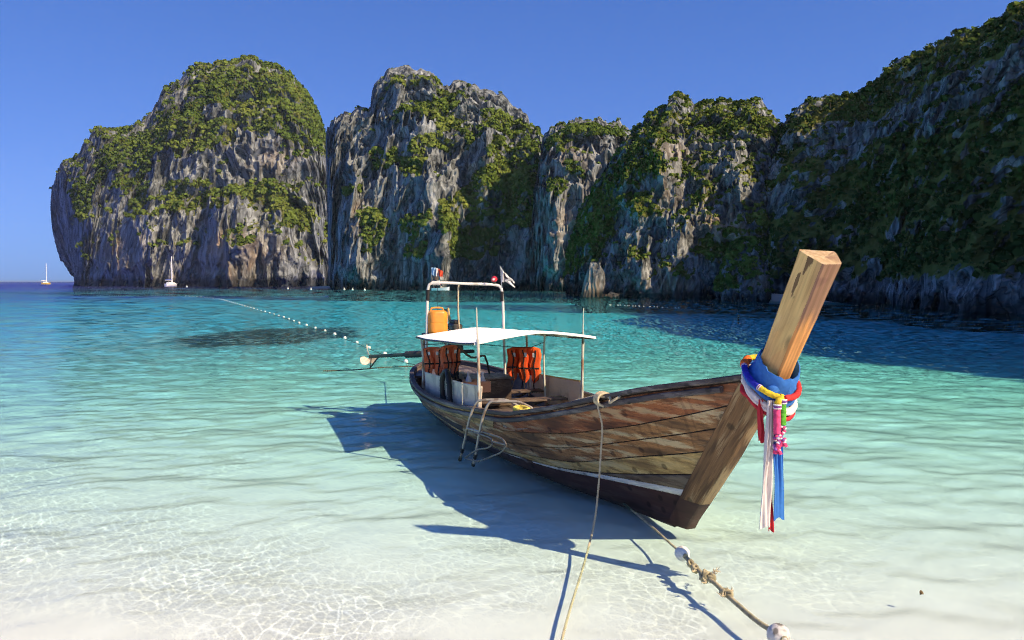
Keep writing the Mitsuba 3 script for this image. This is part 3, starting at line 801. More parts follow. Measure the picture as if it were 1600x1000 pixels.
SEAMS = [([0, .72, .847, 1], [.10, .12, .15, .19]), ([0, .70, .74, .847, 1], [.10, .121, .150, .186, .235]), ([0, .4, .8, .88, .95, 1], [.12, .13, .165, .215, .30, .36]),
         ([0, .4, .7, .845, .923, 1], [.24, .22, .22, .29, .43, .53]), ([0, .4, .6, .7, .75, .84, .925, 1], [.42, .40, .42, .40, .41, .47, .59, .69]), ([0, .4, .62, .75, .833, .91, 1], [.66, .64, .66, .65, .65, .71, .84]), ([0, 1], [.985, .985])]


def strake(lo, hi, side, u0=0.0, u1=1.0, proud=0.017, gap=0.0055, rows=5, seedk=0):
    u = uu[(uu >= u0 - 1e-9) & (uu <= u1 + 1e-9)]
    if u[0] > u0:
        u = np.r_[u0, u]
    if u[-1] < u1:
        u = np.r_[u, u1]
    a = np.interp(u, *lo) if not np.isscalar(lo) else np.full(len(u), lo)
    b = np.interp(u, *hi) if not np.isscalar(hi) else np.full(len(u), hi)
    b = np.maximum(b, a + 0.004)
    a, b = a + np.minimum(gap, (b - a) * 0.2), b - np.minimum(gap, (b - a) * 0.2)
    rowsP = [hull_pt(u, a, side, -0.004)]
    for k in range(rows):
        t = k / (rows - 1)
        wob = 0.0025 * (meshkit.noise(np.stack([u * 30 + seedk * 5, u * 0 + k, u * 0], 1), seedk) - 0.5)
        P = hull_pt(u, a + (b - a) * t, side, proud * (0.72 + 0.28 * math.sin(math.pi * t)))
        P[..., 1] += side * wob
        rowsP.append(P)
    rowsP.append(hull_pt(u, b, side, -0.004))
    Gp = np.stack(rowsP, 1)
    f = grid_faces(Gp.shape[0], Gp.shape[1])
    m = trimesh.Trimesh(Gp.reshape(-1, 3), f if side > 0 else f[:, ::-1], process=False)
    return bmesh(m)


STR_MATS = ['plank_tan', 'plank_tan', 'plank_brown', 'plank_brown', 'plank_red']
for side in (-1, 1):
    for k in range(5):
        lo, hi = SEAMS[k + 1], SEAMS[k + 2]
        cuts = [0, [0.42, 0.0, 0.55, 0.30, 0.66][k], 1.0]
        mats = [['plank_dark', 'plank_dark'], ['plank_dark', 'plank_tan'], ['plank_dark', 'plank_brown'], ['plank_dark', 'plank_brown'], ['plank_tan', 'plank_red']][k]
        for c in range(2):
            if cuts[c + 1] - cuts[c] < 0.02:
                continue
            add('plank', strake(lo, hi, side, cuts[c] + (0.0008 if c else 0), cuts[c + 1] - (0 if c else 0.0008), seedk=k * 2 + c), mats[c], hull, smooth=35)
    sk = add('painted_stripe', strake(SEAMS[0], SEAMS[1], side, 0.66, 1.0, 0.011, 0.0, 4), 'stripe_paint', hull, smooth=35)
    bp = add('bottom_planking', strake(-0.98, SEAMS[0], side, 0, 1, 0.009, 0.0, 8), 'bottom_paint', hull, smooth=35)
labels[f'{hull}__painted_stripe'] = {'label': 'thin white painted line above the dark bottom paint'}


def rail(side, dz, wid, hgt, off, u0=0.0, u1=1.0):
    u = uu[(uu >= u0) & (uu <= u1)]
    c = hull_pt(u, np.full(len(u), 1.0), side)
    out = np.array([[0, side * (off + wid / 2), dz + hgt / 2], [0, side * (off - wid / 2), dz + hgt / 2], [0, side * (off - wid / 2), dz - hgt / 2], [0, side * (off + wid / 2), dz - hgt / 2]])
    r8 = []
    for q in range(4):
        p, nx, pv = out[q], out[(q + 1) % 4], out[q - 1]
        e = 0.010
        r8 += [p + (pv - p) / np.linalg.norm(pv - p) * e, p + (nx - p) / np.linalg.norm(nx - p) * e]
    r8 = np.array(r8)
    wob = (meshkit.noise(np.stack([u * 40, u * 0 + side, u * 0 + dz * 50], 1), 3) - 0.5) * 0.008
    S = c[:, None, :] + r8[None]
    S[..., 2] += wob[:, None]
    return bmesh(loft(S))


for side in (-1, 1):
    add('gunwale', rail(side, 0.012, 0.085, 0.045, -0.008), 'rail_wood', boat, smooth=30)
    add('rub_rail', rail(side, -0.062, 0.034, 0.050, 0.018, 0.0, 0.985), 'rail_wood', boat, smooth=30)

# stem: the broad board the planks run into, and the front edge of it
zs = np.linspace(-0.03, 1.36, 16)
SEC = []
for z in zs:
    lb, lf = np.interp(z, [0, .33, 1.275, 1.4], [-.20, .07, .87, .96]), np.interp(z, [-.03, .05, .305, .7, 1.13, 1.27, 1.4], [.03, .085, .31, .645, .97, 1.11, 1.21])
    hb, hf = np.interp(z, [0, 1.38], [.085, .172]), np.interp(z, [0, 1.38], [.045, .06])
    SEC.append([[lb, -hb, z], [lb + 0.02, -hb - .012, z], [(lb + lf) / 2, -(hb + hf) / 2 - .014, z], [lf - .012, -hf - .004, z], [lf, -hf + .010, z], [lf, hf - .010, z], [lf - .012, hf + .004, z], [(lb + lf) / 2, (hb + hf) / 2 + .014, z], [lb + .02, hb + .012, z], [lb, hb, z]])
SEC = np.array(SEC)
SEC[..., 0] += 0.006 * (meshkit.noise(SEC * 9, 2) - 0.5)
low = SEC.copy()
add('stem_post', bmesh(loft(SEC[3:])), 'stem_wood', boat, smooth=35)
S2 = SEC[:4].copy()
S2[-1] = S2[-1]
add('stem_foot', bmesh(loft(S2 * np.array([1, 1.02, 1]))), 'bottom_paint', boat, smooth=35)

# the prow timber
t = np.linspace(0, 1, 14)
LF = np.stack([np.interp(t, [0, 1], [1.115, 1.69]), np.interp(t, [0, 1], [-.055, -.075]), np.interp(t, [0, 1], [1.24, 2.21])], 1)
LB = np.stack([np.interp(t, [0, .08, .25, 1], [.90, 1.00, 1.130, 1.505]), np.interp(t, [0, 1], [-.145, -.125]), np.interp(t, [0, .08, .25, 1], [1.36, 1.42, 1.555, 2.315])], 1)
RF = np.stack([np.interp(t, [0, 1], [1.115, 1.675]), np.interp(t, [0, 1], [.055, .088]), np.interp(t, [0, 1], [1.24, 2.214])], 1)
RB = np.stack([np.interp(t, [0, .08, .25, 1], [.90, 1.00, 1.130, 1.565]), np.interp(t, [0, 1], [.145, .115]), np.interp(t, [0, .08, .25, 1], [1.36, 1.42, 1.555, 2.300])], 1)
SEC = []
for i in range(14):
    q = [LB[i], LF[i], RF[i], RB[i]]
    ring = []
    for k in range(4):
        a, b = q[k], q[(k + 1) % 4]
        d = np.linalg.norm(b - a)
        for s in (0.012 / d, 0.25, 0.5, 0.75, 1 - 0.012 / d):
            ring.append(a + (b - a) * s)
    SEC.append(ring)
SEC = np.array(SEC)
SEC += (meshkit.noise(SEC * np.array([7, 30, 7.0]), 5) - 0.5)[..., None] * np.array([.006, .010, .004])
add('prow', bmesh(loft(SEC)), 'prow_wood', boat, smooth=25)

# inside: floor, frames, thwarts, fore deck
ls = np.linspace(-8.9, -0.9, 17)
fl = 0
for k in range(9):
    wa = -0.72 + k * 0.16
    lo_, hi_ = -8.4, -1.6 - 0.22 * abs(wa + 0.08) * 4
    add('floor_plank', bmesh(box(lo_ + 0.05 * (k % 3), hi_, wa + 0.006, wa + 0.154, 0.105 + 0.002 * (k % 2), 0.13 + 0.002 * (k % 2))), 'inner_wood', boat)
for l in (-7.6, -6.7, -5.9, -5.1, -4.3, -3.4):
    b, z = gun(l)
    for side in (-1, 1):
        add('rib', bmesh(tube([(l, side * 0.62, 0.12), (l, side * (b * 0.87 - 0.05), 0.2 * z + 0.12), (l, side * (b - 0.08), z - 0.02)], 0.028, 6, subdiv=8)), 'inner_wood', boat)
for l, dz, wd in ((-2.55, -0.10, 0.24), (-3.25, -0.10, 0.24), (-4.15, -0.08, 0.26), (-5.2, -0.07, 0.26), (-6.2, -0.07, 0.26)):
    b, z = gun(l)
    for q in (0, 1):
        add('thwart_plank', bmesh(box(l + q * wd / 2, l + (q + 0.94) * wd / 2, -b + 0.07, b - 0.07, z + dz - 0.03, z + dz + 0.003 * q)), 'deck_wood' if l > -3 else 'inner_wood', boat)
for k in range(6):
    l0 = -2.10 + k * 0.36
    b, z = gun(l0)
    b2, z2 = gun(l0 + 0.34)
    if b2 < 0.16:
        break
    zt, zt2 = z - 0.14, z2 - 0.14
    P = [(l0, -b + .08, zt), (l0, b - .08, zt), (l0 + .34, b2 - .08, zt2), (l0 + .34, -b2 + .08, zt2)]
    add('foredeck_plank', bmesh(hullof([(*p[:2], p[2] + s) for p in P for s in (0, -0.03)])), 'deck_wood', boat)
for k in range(3):       # the little stern deck
    l0 = -9.1 + k * 0.36
    b, z = gun(l0)
    b2, z2 = gun(l0 + 0.34)
    add('stern_plank', bmesh(hullof([(l0, -b + .07, z - .05), (l0, b - .07, z - .05), (l0 + .34, b2 - .07, z2 - .05), (l0 + .34, -b2 + .07, z2 - .05), (l0, -b + .07, z - .08), (l0, b - .07, z - .08), (l0 + .34, b2 - .07, z2 - .08), (l0 + .34, -b2 + .07, z2 - .08)])), 'rail_wood', boat)

# side screens
def screen(l0, l1, w, z0, zt0, zt1, mat, nm):
    n = 12
    l = np.linspace(l0, l1, n)
    zt = np.linspace(zt0, zt1, n)
    G = np.stack([np.stack([l, np.full(n, w) + 0.006 * np.sin(l * 9 + k), np.full(n, z0) * (1 - k / 5) + zt * k / 5], 1) for k in range(6)], 1)
    p = add('side_screen', bmesh(solid_sheet(G, 0.010)), mat, boat, smooth=30)
    labels[p] = {'label': nm}
    add('batten', bmesh(tube(np.stack([l, np.full(n, w), zt + 0.004], 1), 0.013, 6)), 'stick_wood' if w > 0 else 'panel_grey', p)


screen(-6.75, -4.50, 0.93, 0.14, 0.525, 0.655, 'panel_cream', 'stained cream plywood screen along the far side')
screen(-6.45, -4.12, -0.93, 0.28, 0.630, 0.745, 'panel_grey', 'plywood screen along the near side aft, shade put into its grey green tone')  # grey tone stands in for the shaded aft part of the near panel
screen(-4.10, -3.22, -0.93, 0.36, 0.745, 0.815, 'panel_cream', 'plywood screen beside the near front post, sunlight put into its pale tone')  # paler tone stands in for sunlight on the front of the near panel

# posts, awning and the pipe arch
def post(pts, r, mat='pole_paint', nm='post'):
    return add(nm, bmesh(tube(pts, r, 8, subdiv=10)), mat, boat)


post([(-3.18, -.975, .56), (-3.19, -.975, 1.0), (-3.21, -.98, 1.40)], .020)
post([(-4.49, .955, .18), (-4.49, .96, .8), (-4.49, .97, 1.33)], .020)
post([(-5.55, .80, .14), (-5.58, .78, .8), (-5.60, .80, 1.30)], .016)
post([(-6.55, .88, .16), (-6.58, .86, .8), (-6.60, .85, 1.24)], .018)
post([(-6.68, -.93, .36), (-6.69, -.92, .8), (-6.70, -.95, 1.20)], .018)
post([(-3.21, -.98, 1.36), (-3.23, -.985, 1.60), (-3.25, -.985, 1.785)], [.010, .008], 'panel_grey', 'whip_rod')
post([(-4.49, .97, 1.30), (-4.50, .975, 1.52), (-4.50, .98, 1.72)], [.009, .007], 'panel_grey', 'whip_rod')
na, nb_ = 26, 22
s_, c_ = np.meshgrid(np.linspace(0, 1, na), np.linspace(-1, 1, nb_), indexing='ij')
lf, lr = -3.70 - 0.47 * c_, -6.95 - 0.22 * c_
L_ = lr + (lf - lr) * s_
zc = 1.312 + 0.135 * s_
zsd = 1.215 + 0.155 * s_ + 0.01 * c_ - 0.055 * s_ * np.maximum(c_, 0)
Z_ = zsd + (zc - zsd) * (1 - np.abs(c_) ** 1.2) - 0.030 * np.sin(np.pi * s_) * (0.4 + 0.6 * np.abs(c_)) + 0.006 * np.sin(9 * s_ + 3 * c_)
G = np.stack([L_, c_ * 1.02, Z_], -1)
aw = add('awning', bmesh(solid_sheet(G, 0.012)), 'awning_cloth', boat, smooth=40)
labels[aw] = {'label': 'white cloth awning stretched over the posts amidships'}
fg = np.stack([G[-1] + np.array([0.004, 0, 0]), G[-1] + np.array([0.012, 0, -0.028])], 0)
add('hem', bmesh(solid_sheet(fg, 0.008)), 'awning_cloth', aw, smooth=40)
add('edge_pole', bmesh(tube(G[:, 0] - np.array([0, 0, .015]), .016, 6)), 'dark_metal', aw)
add('edge_pole', bmesh(tube(G[:, -1] - np.array([0, 0, .015]), .016, 6)), 'dark_metal', aw)
for k in (0, 9, 17, 25):
    add('hoop', bmesh(tube(G[k] - np.array([0, 0, .020]), .012, 6)), 'pole_paint', aw)
post([(-4.30, -.97, 1.27), (-5.0, -.55, 1.0), (-5.9, -.10, .93), (-6.3, .10, .60)], .016, 'dark_metal', 'brace')
post([(-4.49, .97, 1.20), (-4.36, .90, 1.30)], .014, 'dark_metal', 'brace')
post([(-6.60, .85, 1.12), (-6.48, .80, 1.25)], .014, 'pole_paint', 'brace')
ar = [(-7.0, -.80, .16), (-7.0, -.80, .75), (-7.0, -.785, 1.35), (-7.0, -.765, 1.95), (-7.0, -.745, 2.045), (-7.0, -.68, 2.085), (-7.0, -.1, 2.065), (-7.0, .43, 2.045), (-7.0, .515, 2.01), (-7.0, .545, 1.92), (-7.0, .57, 1.35), (-7.0, .60, .16)]
arch = add('pipe_arch', bmesh(tube(ar, .024, 10, subdiv=70)), 'pale_pipe', boat, smooth=50)
labels[arch] = {'label': 'tall pale pipe arch standing across the stern'}
for p0, p1 in (((-7.0, -.772, 1.78), (-7.0, -.762, 1.96)), ((-7.0, .548, 1.76), (-7.0, .541, 1.93))):
    add('black_sleeve', bmesh(tube([p0, p1], .029, 10)), 'strap_black', arch)
add('shelf', bmesh(box(-7.2, -6.82, -.84, -.36, 1.195, 1.225)), 'dark_metal', arch)
for w in (-.80, -.42):
    add('shelf_strut', bmesh(tube([(-7.17, w, 1.20), (-7.17, w, .13)], .018, 6)), 'pole_paint', arch)

# ---- things on the boat
can = thing('fuel_can', 'translucent orange plastic fuel can on the stern shelf beside the pipe arch', 'fuel can')
def rrect(cx, cy, hx, hy, r, z, n=5):
    o = []
    for k, (sx, sy) in enumerate(((1, 1), (-1, 1), (-1, -1), (1, -1))):
        for q in range(n):
            a = math.radians(90 * k + 90 * q / (n - 1))
            o.append([cx + sx * (hx - r) + r * math.cos(a), cy + sy * (hy - r) + r * math.sin(a), z])
    return o


prof = [(1.228, .80), (1.236, .93), (1.26, 1), (1.34, 1), (1.40, .985), (1.405, .955), (1.415, .955), (1.42, .985), (1.50, 1), (1.575, .97), (1.605, .86), (1.617, .70)]
add('body', bmesh(loft([rrect(-7.01, -.60, .140 * k, .168 * k, .115 * k, z, 7) for z, k in prof])), 'can_plastic', can, smooth=35)
add('handle', bmesh(tube([(-7.01, -.72, 1.605), (-7.01, -.70, 1.655), (-7.01, -.60, 1.662), (-7.01, -.52, 1.655), (-7.01, -.50, 1.605)], .014, 8, subdiv=18)), 'can_plastic', can)
add('cap', bmesh(lathe([(0, .028), (.03, .028), (.036, .022)], (-6.95, -.47, 1.60), (-6.95, -.47, 1.7))), 'strap_black', can)

eng = thing('longtail_engine', 'dark car engine on the stern with long propeller shaft swung out to the left', 'engine')
ec = np.array([-7.55, -.16, 0])
def eb(*a, **k): return bmesh(box(ec[0] + a[0], ec[0] + a[1], ec[1] + a[2], ec[1] + a[3], a[4] + .09, a[5] + .09, k.get('bev', .015)))
blk = add('engine_block', cat_meshes([eb(-.26, .26, -.13, .13, .90, 1.14, bev=.03), eb(-.22, .20, -.09, .09, 1.14, 1.27, bev=.03), eb(-.20, .22, -.10, .10, .80, .90, bev=.03)]), 'dark_metal', eng)
add('rocker_cover', eb(-.20, .17, -.055, .055, 1.272, 1.33, bev=.02), 'black_rubber', blk)
add('air_filter', bmesh(lathe([(0, .02), (.0, .095), (.012, .105), (.06, .105), (.072, .095), (.073, .02)], (ec[0] + .05, ec[1] - .17, 1.20), (ec[0] + .05, ec[1] - .17, 1.4), 20)), 'dark_metal', blk)
add('pulley', bmesh(lathe([(0, .03), (0, .10), (.02, .105), (.028, .085), (.036, .105), (.055, .10), (.055, .03)], (ec[0] + .26, ec[1], .98), (ec[0] + .4, ec[1], .98), 22)), 'dark_metal', blk)
add('pulley', bmesh(lathe([(0, .02), (0, .05), (.03, .05), (.03, .02)], (ec[0] + .27, ec[1] + .08, 1.12), (ec[0] + .4, ec[1] + .08, 1.12), 16)), 'steel', blk)
for k in range(4):
    add('exhaust_pipe', bmesh(tube([(ec[0] - .18 + k * .11, ec[1] + .12, 1.08), (ec[0] - .18 + k * .11, ec[1] + .21, 1.10), (ec[0] - .26, ec[1] + .24, 1.20)], .018, 7, subdiv=10)), 'steel', blk)
add('hose', bmesh(tube([(ec[0] + .2, ec[1] - .10, 1.10), (ec[0] + .34, ec[1] - .16, 1.25), (ec[0] + .2, ec[1] - .22, 1.33), (ec[0], ec[1] - .12, 1.30)], .014, 7, subdiv=22)), 'black_rubber', blk)
add('pivot_post', bmesh(lathe([(0, .085), (.45, .07), (.52, .10), (.58, .10)], (ec[0] - .05, ec[1], .34), (ec[0] - .05, ec[1], 1.0), 14)), 'dark_metal', eng)
for s in (-1, 1):
    add('mount_beam', bmesh(box(ec[0] - .5, ec[0] + .45, ec[1] + s * .20 - .04, ec[1] + s * .20 + .04, .33, .45)), 'stick_wood', eng)
prop = at(578, 557, 14.55)
hend = at(735, 549, 13.35)
sd = prop - hend
seg = lambda a, b: [hend + sd * a, hend + sd * b]
add('tiller', tube(seg(0.0, .34), .020, 8), 'green_shaft', eng)
add('tiller_grip', tube(seg(-.03, .06), .030, 8), 'black_rubber', eng)
add('shaft_housing', tube(seg(.44, .62), .062, 10), 'dark_metal', eng)
add('tail_shaft', tube(seg(.30, 1.0), .034, 10), 'green_shaft', eng)
dn = sd / np.linalg.norm(sd)
hb_ = add('hub', lathe([(0, .03), (0, .05), (.10, .05), (.14, .02)], hend + sd * .985, hend + sd * 1.2, 12), 'bronze_blade', eng)
e1 = np.cross(dn, [0, 0, 1.0]); e1 /= np.linalg.norm(e1); e2 = np.cross(dn, e1)
for k in range(3):
    a0 = math.radians(92 + 120 * k)
    rad = math.cos(a0) * e1 - math.sin(a0) * e2
    tan = np.cross(dn, rad)
    G = []
    for q in range(8):
        rr = .04 + .185 * q / 7
        wd = .085 * math.sin(math.pi * min(1, (q + 1.1) / 8.2)) ** 0.7 + .010
        tw = math.radians(58 - 30 * q / 7)
        ch = tan * math.cos(tw) + dn * math.sin(tw)
        G.append([hend + sd * 1.02 + rad * rr + ch * wd * s for s in np.linspace(-1, 1, 5)])
    add('propeller_blade', solid_sheet(np.array(G), .010), 'bronze_blade', hb_, smooth=40)
low_ = at(578, 575, 14.5)
add('skeg', cat_meshes([tube([hend + sd * .90, low_], .014, 6), tube([hend + sd * .985 + np.array([0, 0, -.03]), low_], .010, 6)]), 'green_shaft', eng)
key = add('wooden_stick', cat_meshes([tube([at(704, 512, 13.9), at(700, 481, 13.9)], [.028, .020], 8)]), 'stick_wood', None)
tag(key, 'short wooden lever standing upright between the orange can and the engine', 'lever')


def jacket(center, wid, hgt, mat, label, seed, lean=0.0, yaw=0.0, thick=.055):
    """A foam life jacket hung by its shoulders: two front panels, a back panel, straps and reflective patches. Local x sideways, y thickness, z up from the hanging line."""
    r = np.random.default_rng(seed)
    k = thing('life_jacket', label, 'life jacket', 'life jackets hung up in the boat')
    yaw += math.pi
    M = np.array([PX * math.cos(yaw) + AX * math.sin(yaw), AX * math.cos(yaw) - PX * math.sin(yaw), [0, 0, 1]])

    def place(m):
        m = m.copy()
        v = m.vertices.copy()
        v[:, 0] += lean * v[:, 2] + .012 * np.sin(v[:, 2] * 19 + seed)
        v[:, 1] += .016 * np.sin(v[:, 2] * 14 + v[:, 0] * 11 + seed * 2)
        m.vertices = np.asarray(center) + v @ M
        return m

    def pad(outline, y, th):
        poly = Polygon(outline).buffer(-.012).buffer(.012)
        secs = []
        for yy, s in ((-th / 2, -.016), (-th / 2 + .010, -.003), (0, 0), (th / 2 - .010, -.003), (th / 2, -.016)):
            q = poly.buffer(s)
            c = np.array(q.exterior.coords)[:-1]
            line = q.exterior
            pts = [line.interpolate(d, normalized=True) for d in np.linspace(0, 1, 44, endpoint=False)]
            secs.append([[p.x, y + yy, p.y] for p in pts])
        m = loft(secs)
        m = m.subdivide()
        return m

    W, H = wid / 2, hgt
    back = [(-W, -.03 * H), (-W * .45, .02 * H), (W * .45, .02 * H), (W, -.03 * H), (W * .96, -.72 * H), (0, -.78 * H), (-W * .96, -.72 * H)]
    add('back_panel', place(pad(back, thick * .8, thick)), mat, k, smooth=50)
    for s in (-1, 1):
        fr = [(s * W * .98, -.02 * H), (s * W * .30, 0), (s * W * .20, -.20 * H), (s * W * .08, -.42 * H), (s * W * .10, -.86 * H), (s * W * .40, -1.0 * H), (s * W * .80, -.88 * H), (s * W * 1.02, -.5 * H)]
        add('front_panel', place(pad(fr[::s], -thick * .5, thick)), mat, k, smooth=50)
        add('strap', place(tube([(s * W * .62, -thick * 1.12, -.06 * H), (s * W * .50, -thick * 1.16, -.4 * H), (s * W * .45, -thick * 1.1, -.98 * H), (s * W * .5, -thick * .8, -1.18 * H - .05 * r.random())], .011, 5, subdiv=14)), 'strap_black', k)
        for zz in (-.56,):
            add('belt', place(box(s * W * .06, s * W * .98, -thick * 1.13, -thick * 1.02, zz * H - .012, zz * H + .012, .003)), 'strap_black', k)
        add('reflector', place(box(s * W * .45 - .028, s * W * .45 + .030, -thick * 1.125, -thick * .98, -.25 * H, -.13 * H, .003)), 'reflector_white', k)
    return k


hang = lambda l, w, z: bw(np.array([l, w, z]))
jacket(hang(-6.30, .80, 1.00), .36, .60, 'orange_cloth', 'bright red orange life jacket on the far side, the one nearer the bow', 1, .02, .55)
jacket(hang(-6.48, .66, .985), .36, .56, 'orange_cloth', 'second red orange life jacket just behind the first on the far side', 2, -.03, .15)
jacket(hang(-6.70, -.74, 1.01), .34, .46, 'faded_orange_cloth', 'faded orange life jacket hanging at the stern below the fuel can, nearer the shaft', 3, .02, .2)
jacket(hang(-6.62, -.47, 1.04), .34, .48, 'faded_orange_cloth', 'pale orange life jacket hanging at the stern, right of its neighbour', 4, -.04, -.25)
key = add('hanging_line', cat_meshes([tube(bw(np.array(q)), .006, 5) for q in ([(-5.58, .78, 1.15), (-6.20, .80, 1.02), (-6.48, .62, 1.00), (-6.60, -.2, 1.08), (-6.9, -.5, 1.06), (-6.72, -.93, 1.06)],)]), 'strap_black')
tag(key, 'thin black line the life jackets hang from under the white awning', 'rope')

key = thing('black_hose', 'black rubber hose bent over the near side screen like an arch', 'hose')
add('loop', bmesh(tube([(-5.05, -.975, .40), (-5.06, -.985, .66), (-4.98, -.97, .80), (-4.86, -.96, .835), (-4.74, -.98, .79), (-4.60, -.99, .62), (-4.55, -1.0, .43)], .038, 9, subdiv=34)), 'black_rubber', key, smooth=50)
for q in ((-5.05, -.975, .40), (-4.55, -1.0, .43)):
    add('end_collar', bmesh(tube([q, (q[0], q[1], q[2] + .05)], .044, 9)), 'dark_metal', key)

key = thing('storage_crate', 'small salmon coloured crate of bottles inside the boat behind the near post', 'crate')
for k in range(4):
    pr = [(-5.18, -4.90, -.66, -.645), (-5.18, -4.90, -.315, -.30), (-5.18, -5.165, -.645, -.315), (-4.915, -4.90, -.645, -.315)][k]
    add('side', bmesh(box(*pr, .50, .66, .004)), 'crate_orange', key)
add('base', bmesh(box(-5.165, -4.915, -.645, -.315, .50, .515, .003)), 'crate_orange', key)
for k, (l, w) in enumerate(((-5.11, -.58), (-5.02, -.39))):
    b = thing('bottle', ('white plastic bottle with red label in the left of the crate', 'white plastic bottle in the right of the crate')[k], 'bottle')
    add('body', bmesh(lathe([(0, .038), (.01, .044), (.14, .044), (.18, .030), (.20, .016), (.235, .016)], (l, w, .520), (l, w, 1), 14)), 'reflector_white', b, smooth=40)
    add('label_band', bmesh(lathe([(.045, .0452), (.11, .0452)], (l, w, .520), (l, w, 1), 14)), 'garland_red' if k == 0 else 'panel_grey', b)
    add('cap', bmesh(lathe([(.236, .018), (.262, .018), (.264, .012)], (l, w, .520), (l, w, 1), 12)), 'reflector_white', b)
key = thing('engine_box', 'dark brown wooden chest standing amidships inside the boat', 'chest')
add('body', bmesh(box(-6.35, -5.75, -.32, .30, .14, .565, .012)), 'plank_dark', key)
add('lid', bmesh(box(-6.37, -5.73, -.34, .32, .568, .600, .010)), 'deck_wood', key)

# ladder
key = thing('boarding_ladder', 'thin steel boarding ladder hooked over the near rail with its lower half folded up', 'ladder')
R1 = [(-2.70, -.62, .64), (-2.80, -.80, .72), (-2.92, -1.04, .705), (-2.97, -1.10, .62), (-3.04, -1.16, .36), (-3.20, -1.19, .02), (-3.25, -1.20, -.07)]
R2 = [(-2.28, -.62, .69), (-2.38, -.80, .76), (-2.48, -1.03, .755), (-2.52, -1.09, .66), (-2.585, -1.14, .40), (-2.66, -1.18, .06), (-2.69, -1.19, -.01)]
add('side_rail', bmesh(tube(R1, .0155, 8, subdiv=40)), 'steel', key, smooth=50)
add('side_rail', bmesh(tube(R2, .0155, 8, subdiv=40)), 'steel', key, smooth=50)
add('rung', bmesh(tube([R1[4], R2[4]], .014, 8)), 'steel', key)
add('rung', bmesh(tube([(-2.70, -.62, .64), (-2.28, -.62, .69)], .014, 8)), 'steel', key)
for rl, e in ((R1, 0), (R2, 0)):
    for k, (a, b) in enumerate(((.03, .11), (-.05, .0))):
        f1 = np.array(rl[5]) + (np.array(rl[6]) - np.array(rl[5])) * (-a * 4)
        add('rubber_joint', bmesh(tube([np.array(rl[5]) * (1 - q) + np.array(rl[4 if k == 0 else 6]) * q for q in ((.06, .22) if k == 0 else (.55, 1.0))], .022, 8)), 'black_rubber', key)
ln = lambda px, py, w: (lambda r, C: (lambda tt: C + r * tt)(((BO - C) @ PX + w) / (r @ PX)))(ray(px, py), C0)
add('folded_rail', tube([ln(*q) for q in ((752, 675, -1.14), (770, 680, -1.16), (786, 687, -1.18), (791, 696, -1.2), (786, 704, -1.2), (768, 713, -1.2), (747, 721, -1.19))], .0095, 8, subdiv=36), 'shaded_steel', key, smooth=50)
add('folded_rail', tube([ln(*q) for q in ((733, 674, -1.16), (755, 680, -1.16), (768, 686, -1.18), (770, 693, -1.2), (764, 699, -1.2), (748, 702, -1.2), (727, 716, -1.2))], .0095, 8, subdiv=36), 'shaded_steel', key, smooth=50)
add('folded_rung', tube([ln(770, 690, -1.19), ln(790, 695, -1.2)], .0100, 8), 'shaded_steel', key)
add('folded_rung', tube([ln(727, 716, -1.2), ln(747, 721, -1.19)], .0100, 8), 'shaded_steel', key)

key = thing('rope_coil', 'small yellow rope coil lying on the near rail beside the ladder', 'rope')
add('turns', bmesh(cat_meshes([rope_mesh([(-2.12 + (.10 + .012 * k) * math.cos(a), -.80 + .075 * math.sin(a), .695 + .016 * k + .004 * math.sin(3 * a)) for a in np.linspace(0, 6.3, 16)], .014, .05, n=60, sides=5) for k in range(3)])), 'rope_yellow', key)
add('tail', bmesh(rope_mesh([(-2.02, -.80, .70), (-2.2, -.70, .70), (-2.45, -.68, .66), (-2.6, -.72, .62)], .012, .05, sides=5)), 'rope_yellow', key)

# arch fittings
key = add('hanging_rope', rope_mesh([at(717, 443, 13.28), at(716, 452, 13.27), at(716, 485, 13.3), at(717, 505, 13.3), at(719, 520, 13.35)], .014, .06), 'rope_tan')
tag(key, 'pale rope hanging straight down from the middle of the pipe arch', 'rope')
key = add('thin_wire', tube([at(684, 443, 13.3), at(683.5, 465, 13.3), at(683, 487, 13.3)], .004, 5), 'strap_black')
tag(key, 'thin dark wire hanging from the left end of the pipe arch to the fuel can', 'wire')
key = thing('red_lamp', 'round red navigation lamp on the right end of the pipe arch', 'lamp')
c = bw(np.array([-7.0, .40, 2.08]))
add('base', lathe([(0, .03), (.03, .03), (.035, .022)], c - [0, 0, .02], c + [0, 0, 1], 12), 'dark_metal', key)
add('globe', lathe([(0, .020), (.015, .045), (.045, .058), (.075, .050), (.10, .025), (.105, .004)], c + [0, 0, .012], c + [0, 0, 1], 16), 'red_lamp', key, smooth=60)
add('reflector', lathe([(.056, .022), (.062, .020), (.063, .002)], c + np.array([0, 0, .06]), c + np.array([-.15, -1, .06]), 12), 'reflector_white', key)

material('flag_cloth_white', {'type': 'diffuse', 'reflectance': rgb(.72, .70, .70)})
material('flag_cloth_blue', {'type': 'diffuse', 'reflectance': rgb(.34, .52, .72)})
material('flag_cloth_dark', {'type': 'diffuse', 'reflectance': rgb(.05, .05, .07)})
material('flag_cloth_red', {'type': 'diffuse', 'reflectance': rgb(.60, .09, .05)})


def flag_piece(P, Y, n=10):
    """A waved cloth between four survey corners (left top, right top, right bottom, left bottom)."""
    q = [at(px, py, Y) for px, py in P]
    s, t = np.meshgrid(np.linspace(0, 1, n), np.linspace(0, 1, 5), indexing='ij')
    G = (q[0] * ((1 - s) * (1 - t))[..., None] + q[1] * (s * (1 - t))[..., None] + q[2] * (s * t)[..., None] + q[3] * ((1 - s) * t)[..., None])
    G[..., 1] += .05 * np.sin(s * 8 + t * 2)
    G[..., 2] += .006 * np.sin(s * 11)
    return solid_sheet(G, .004)


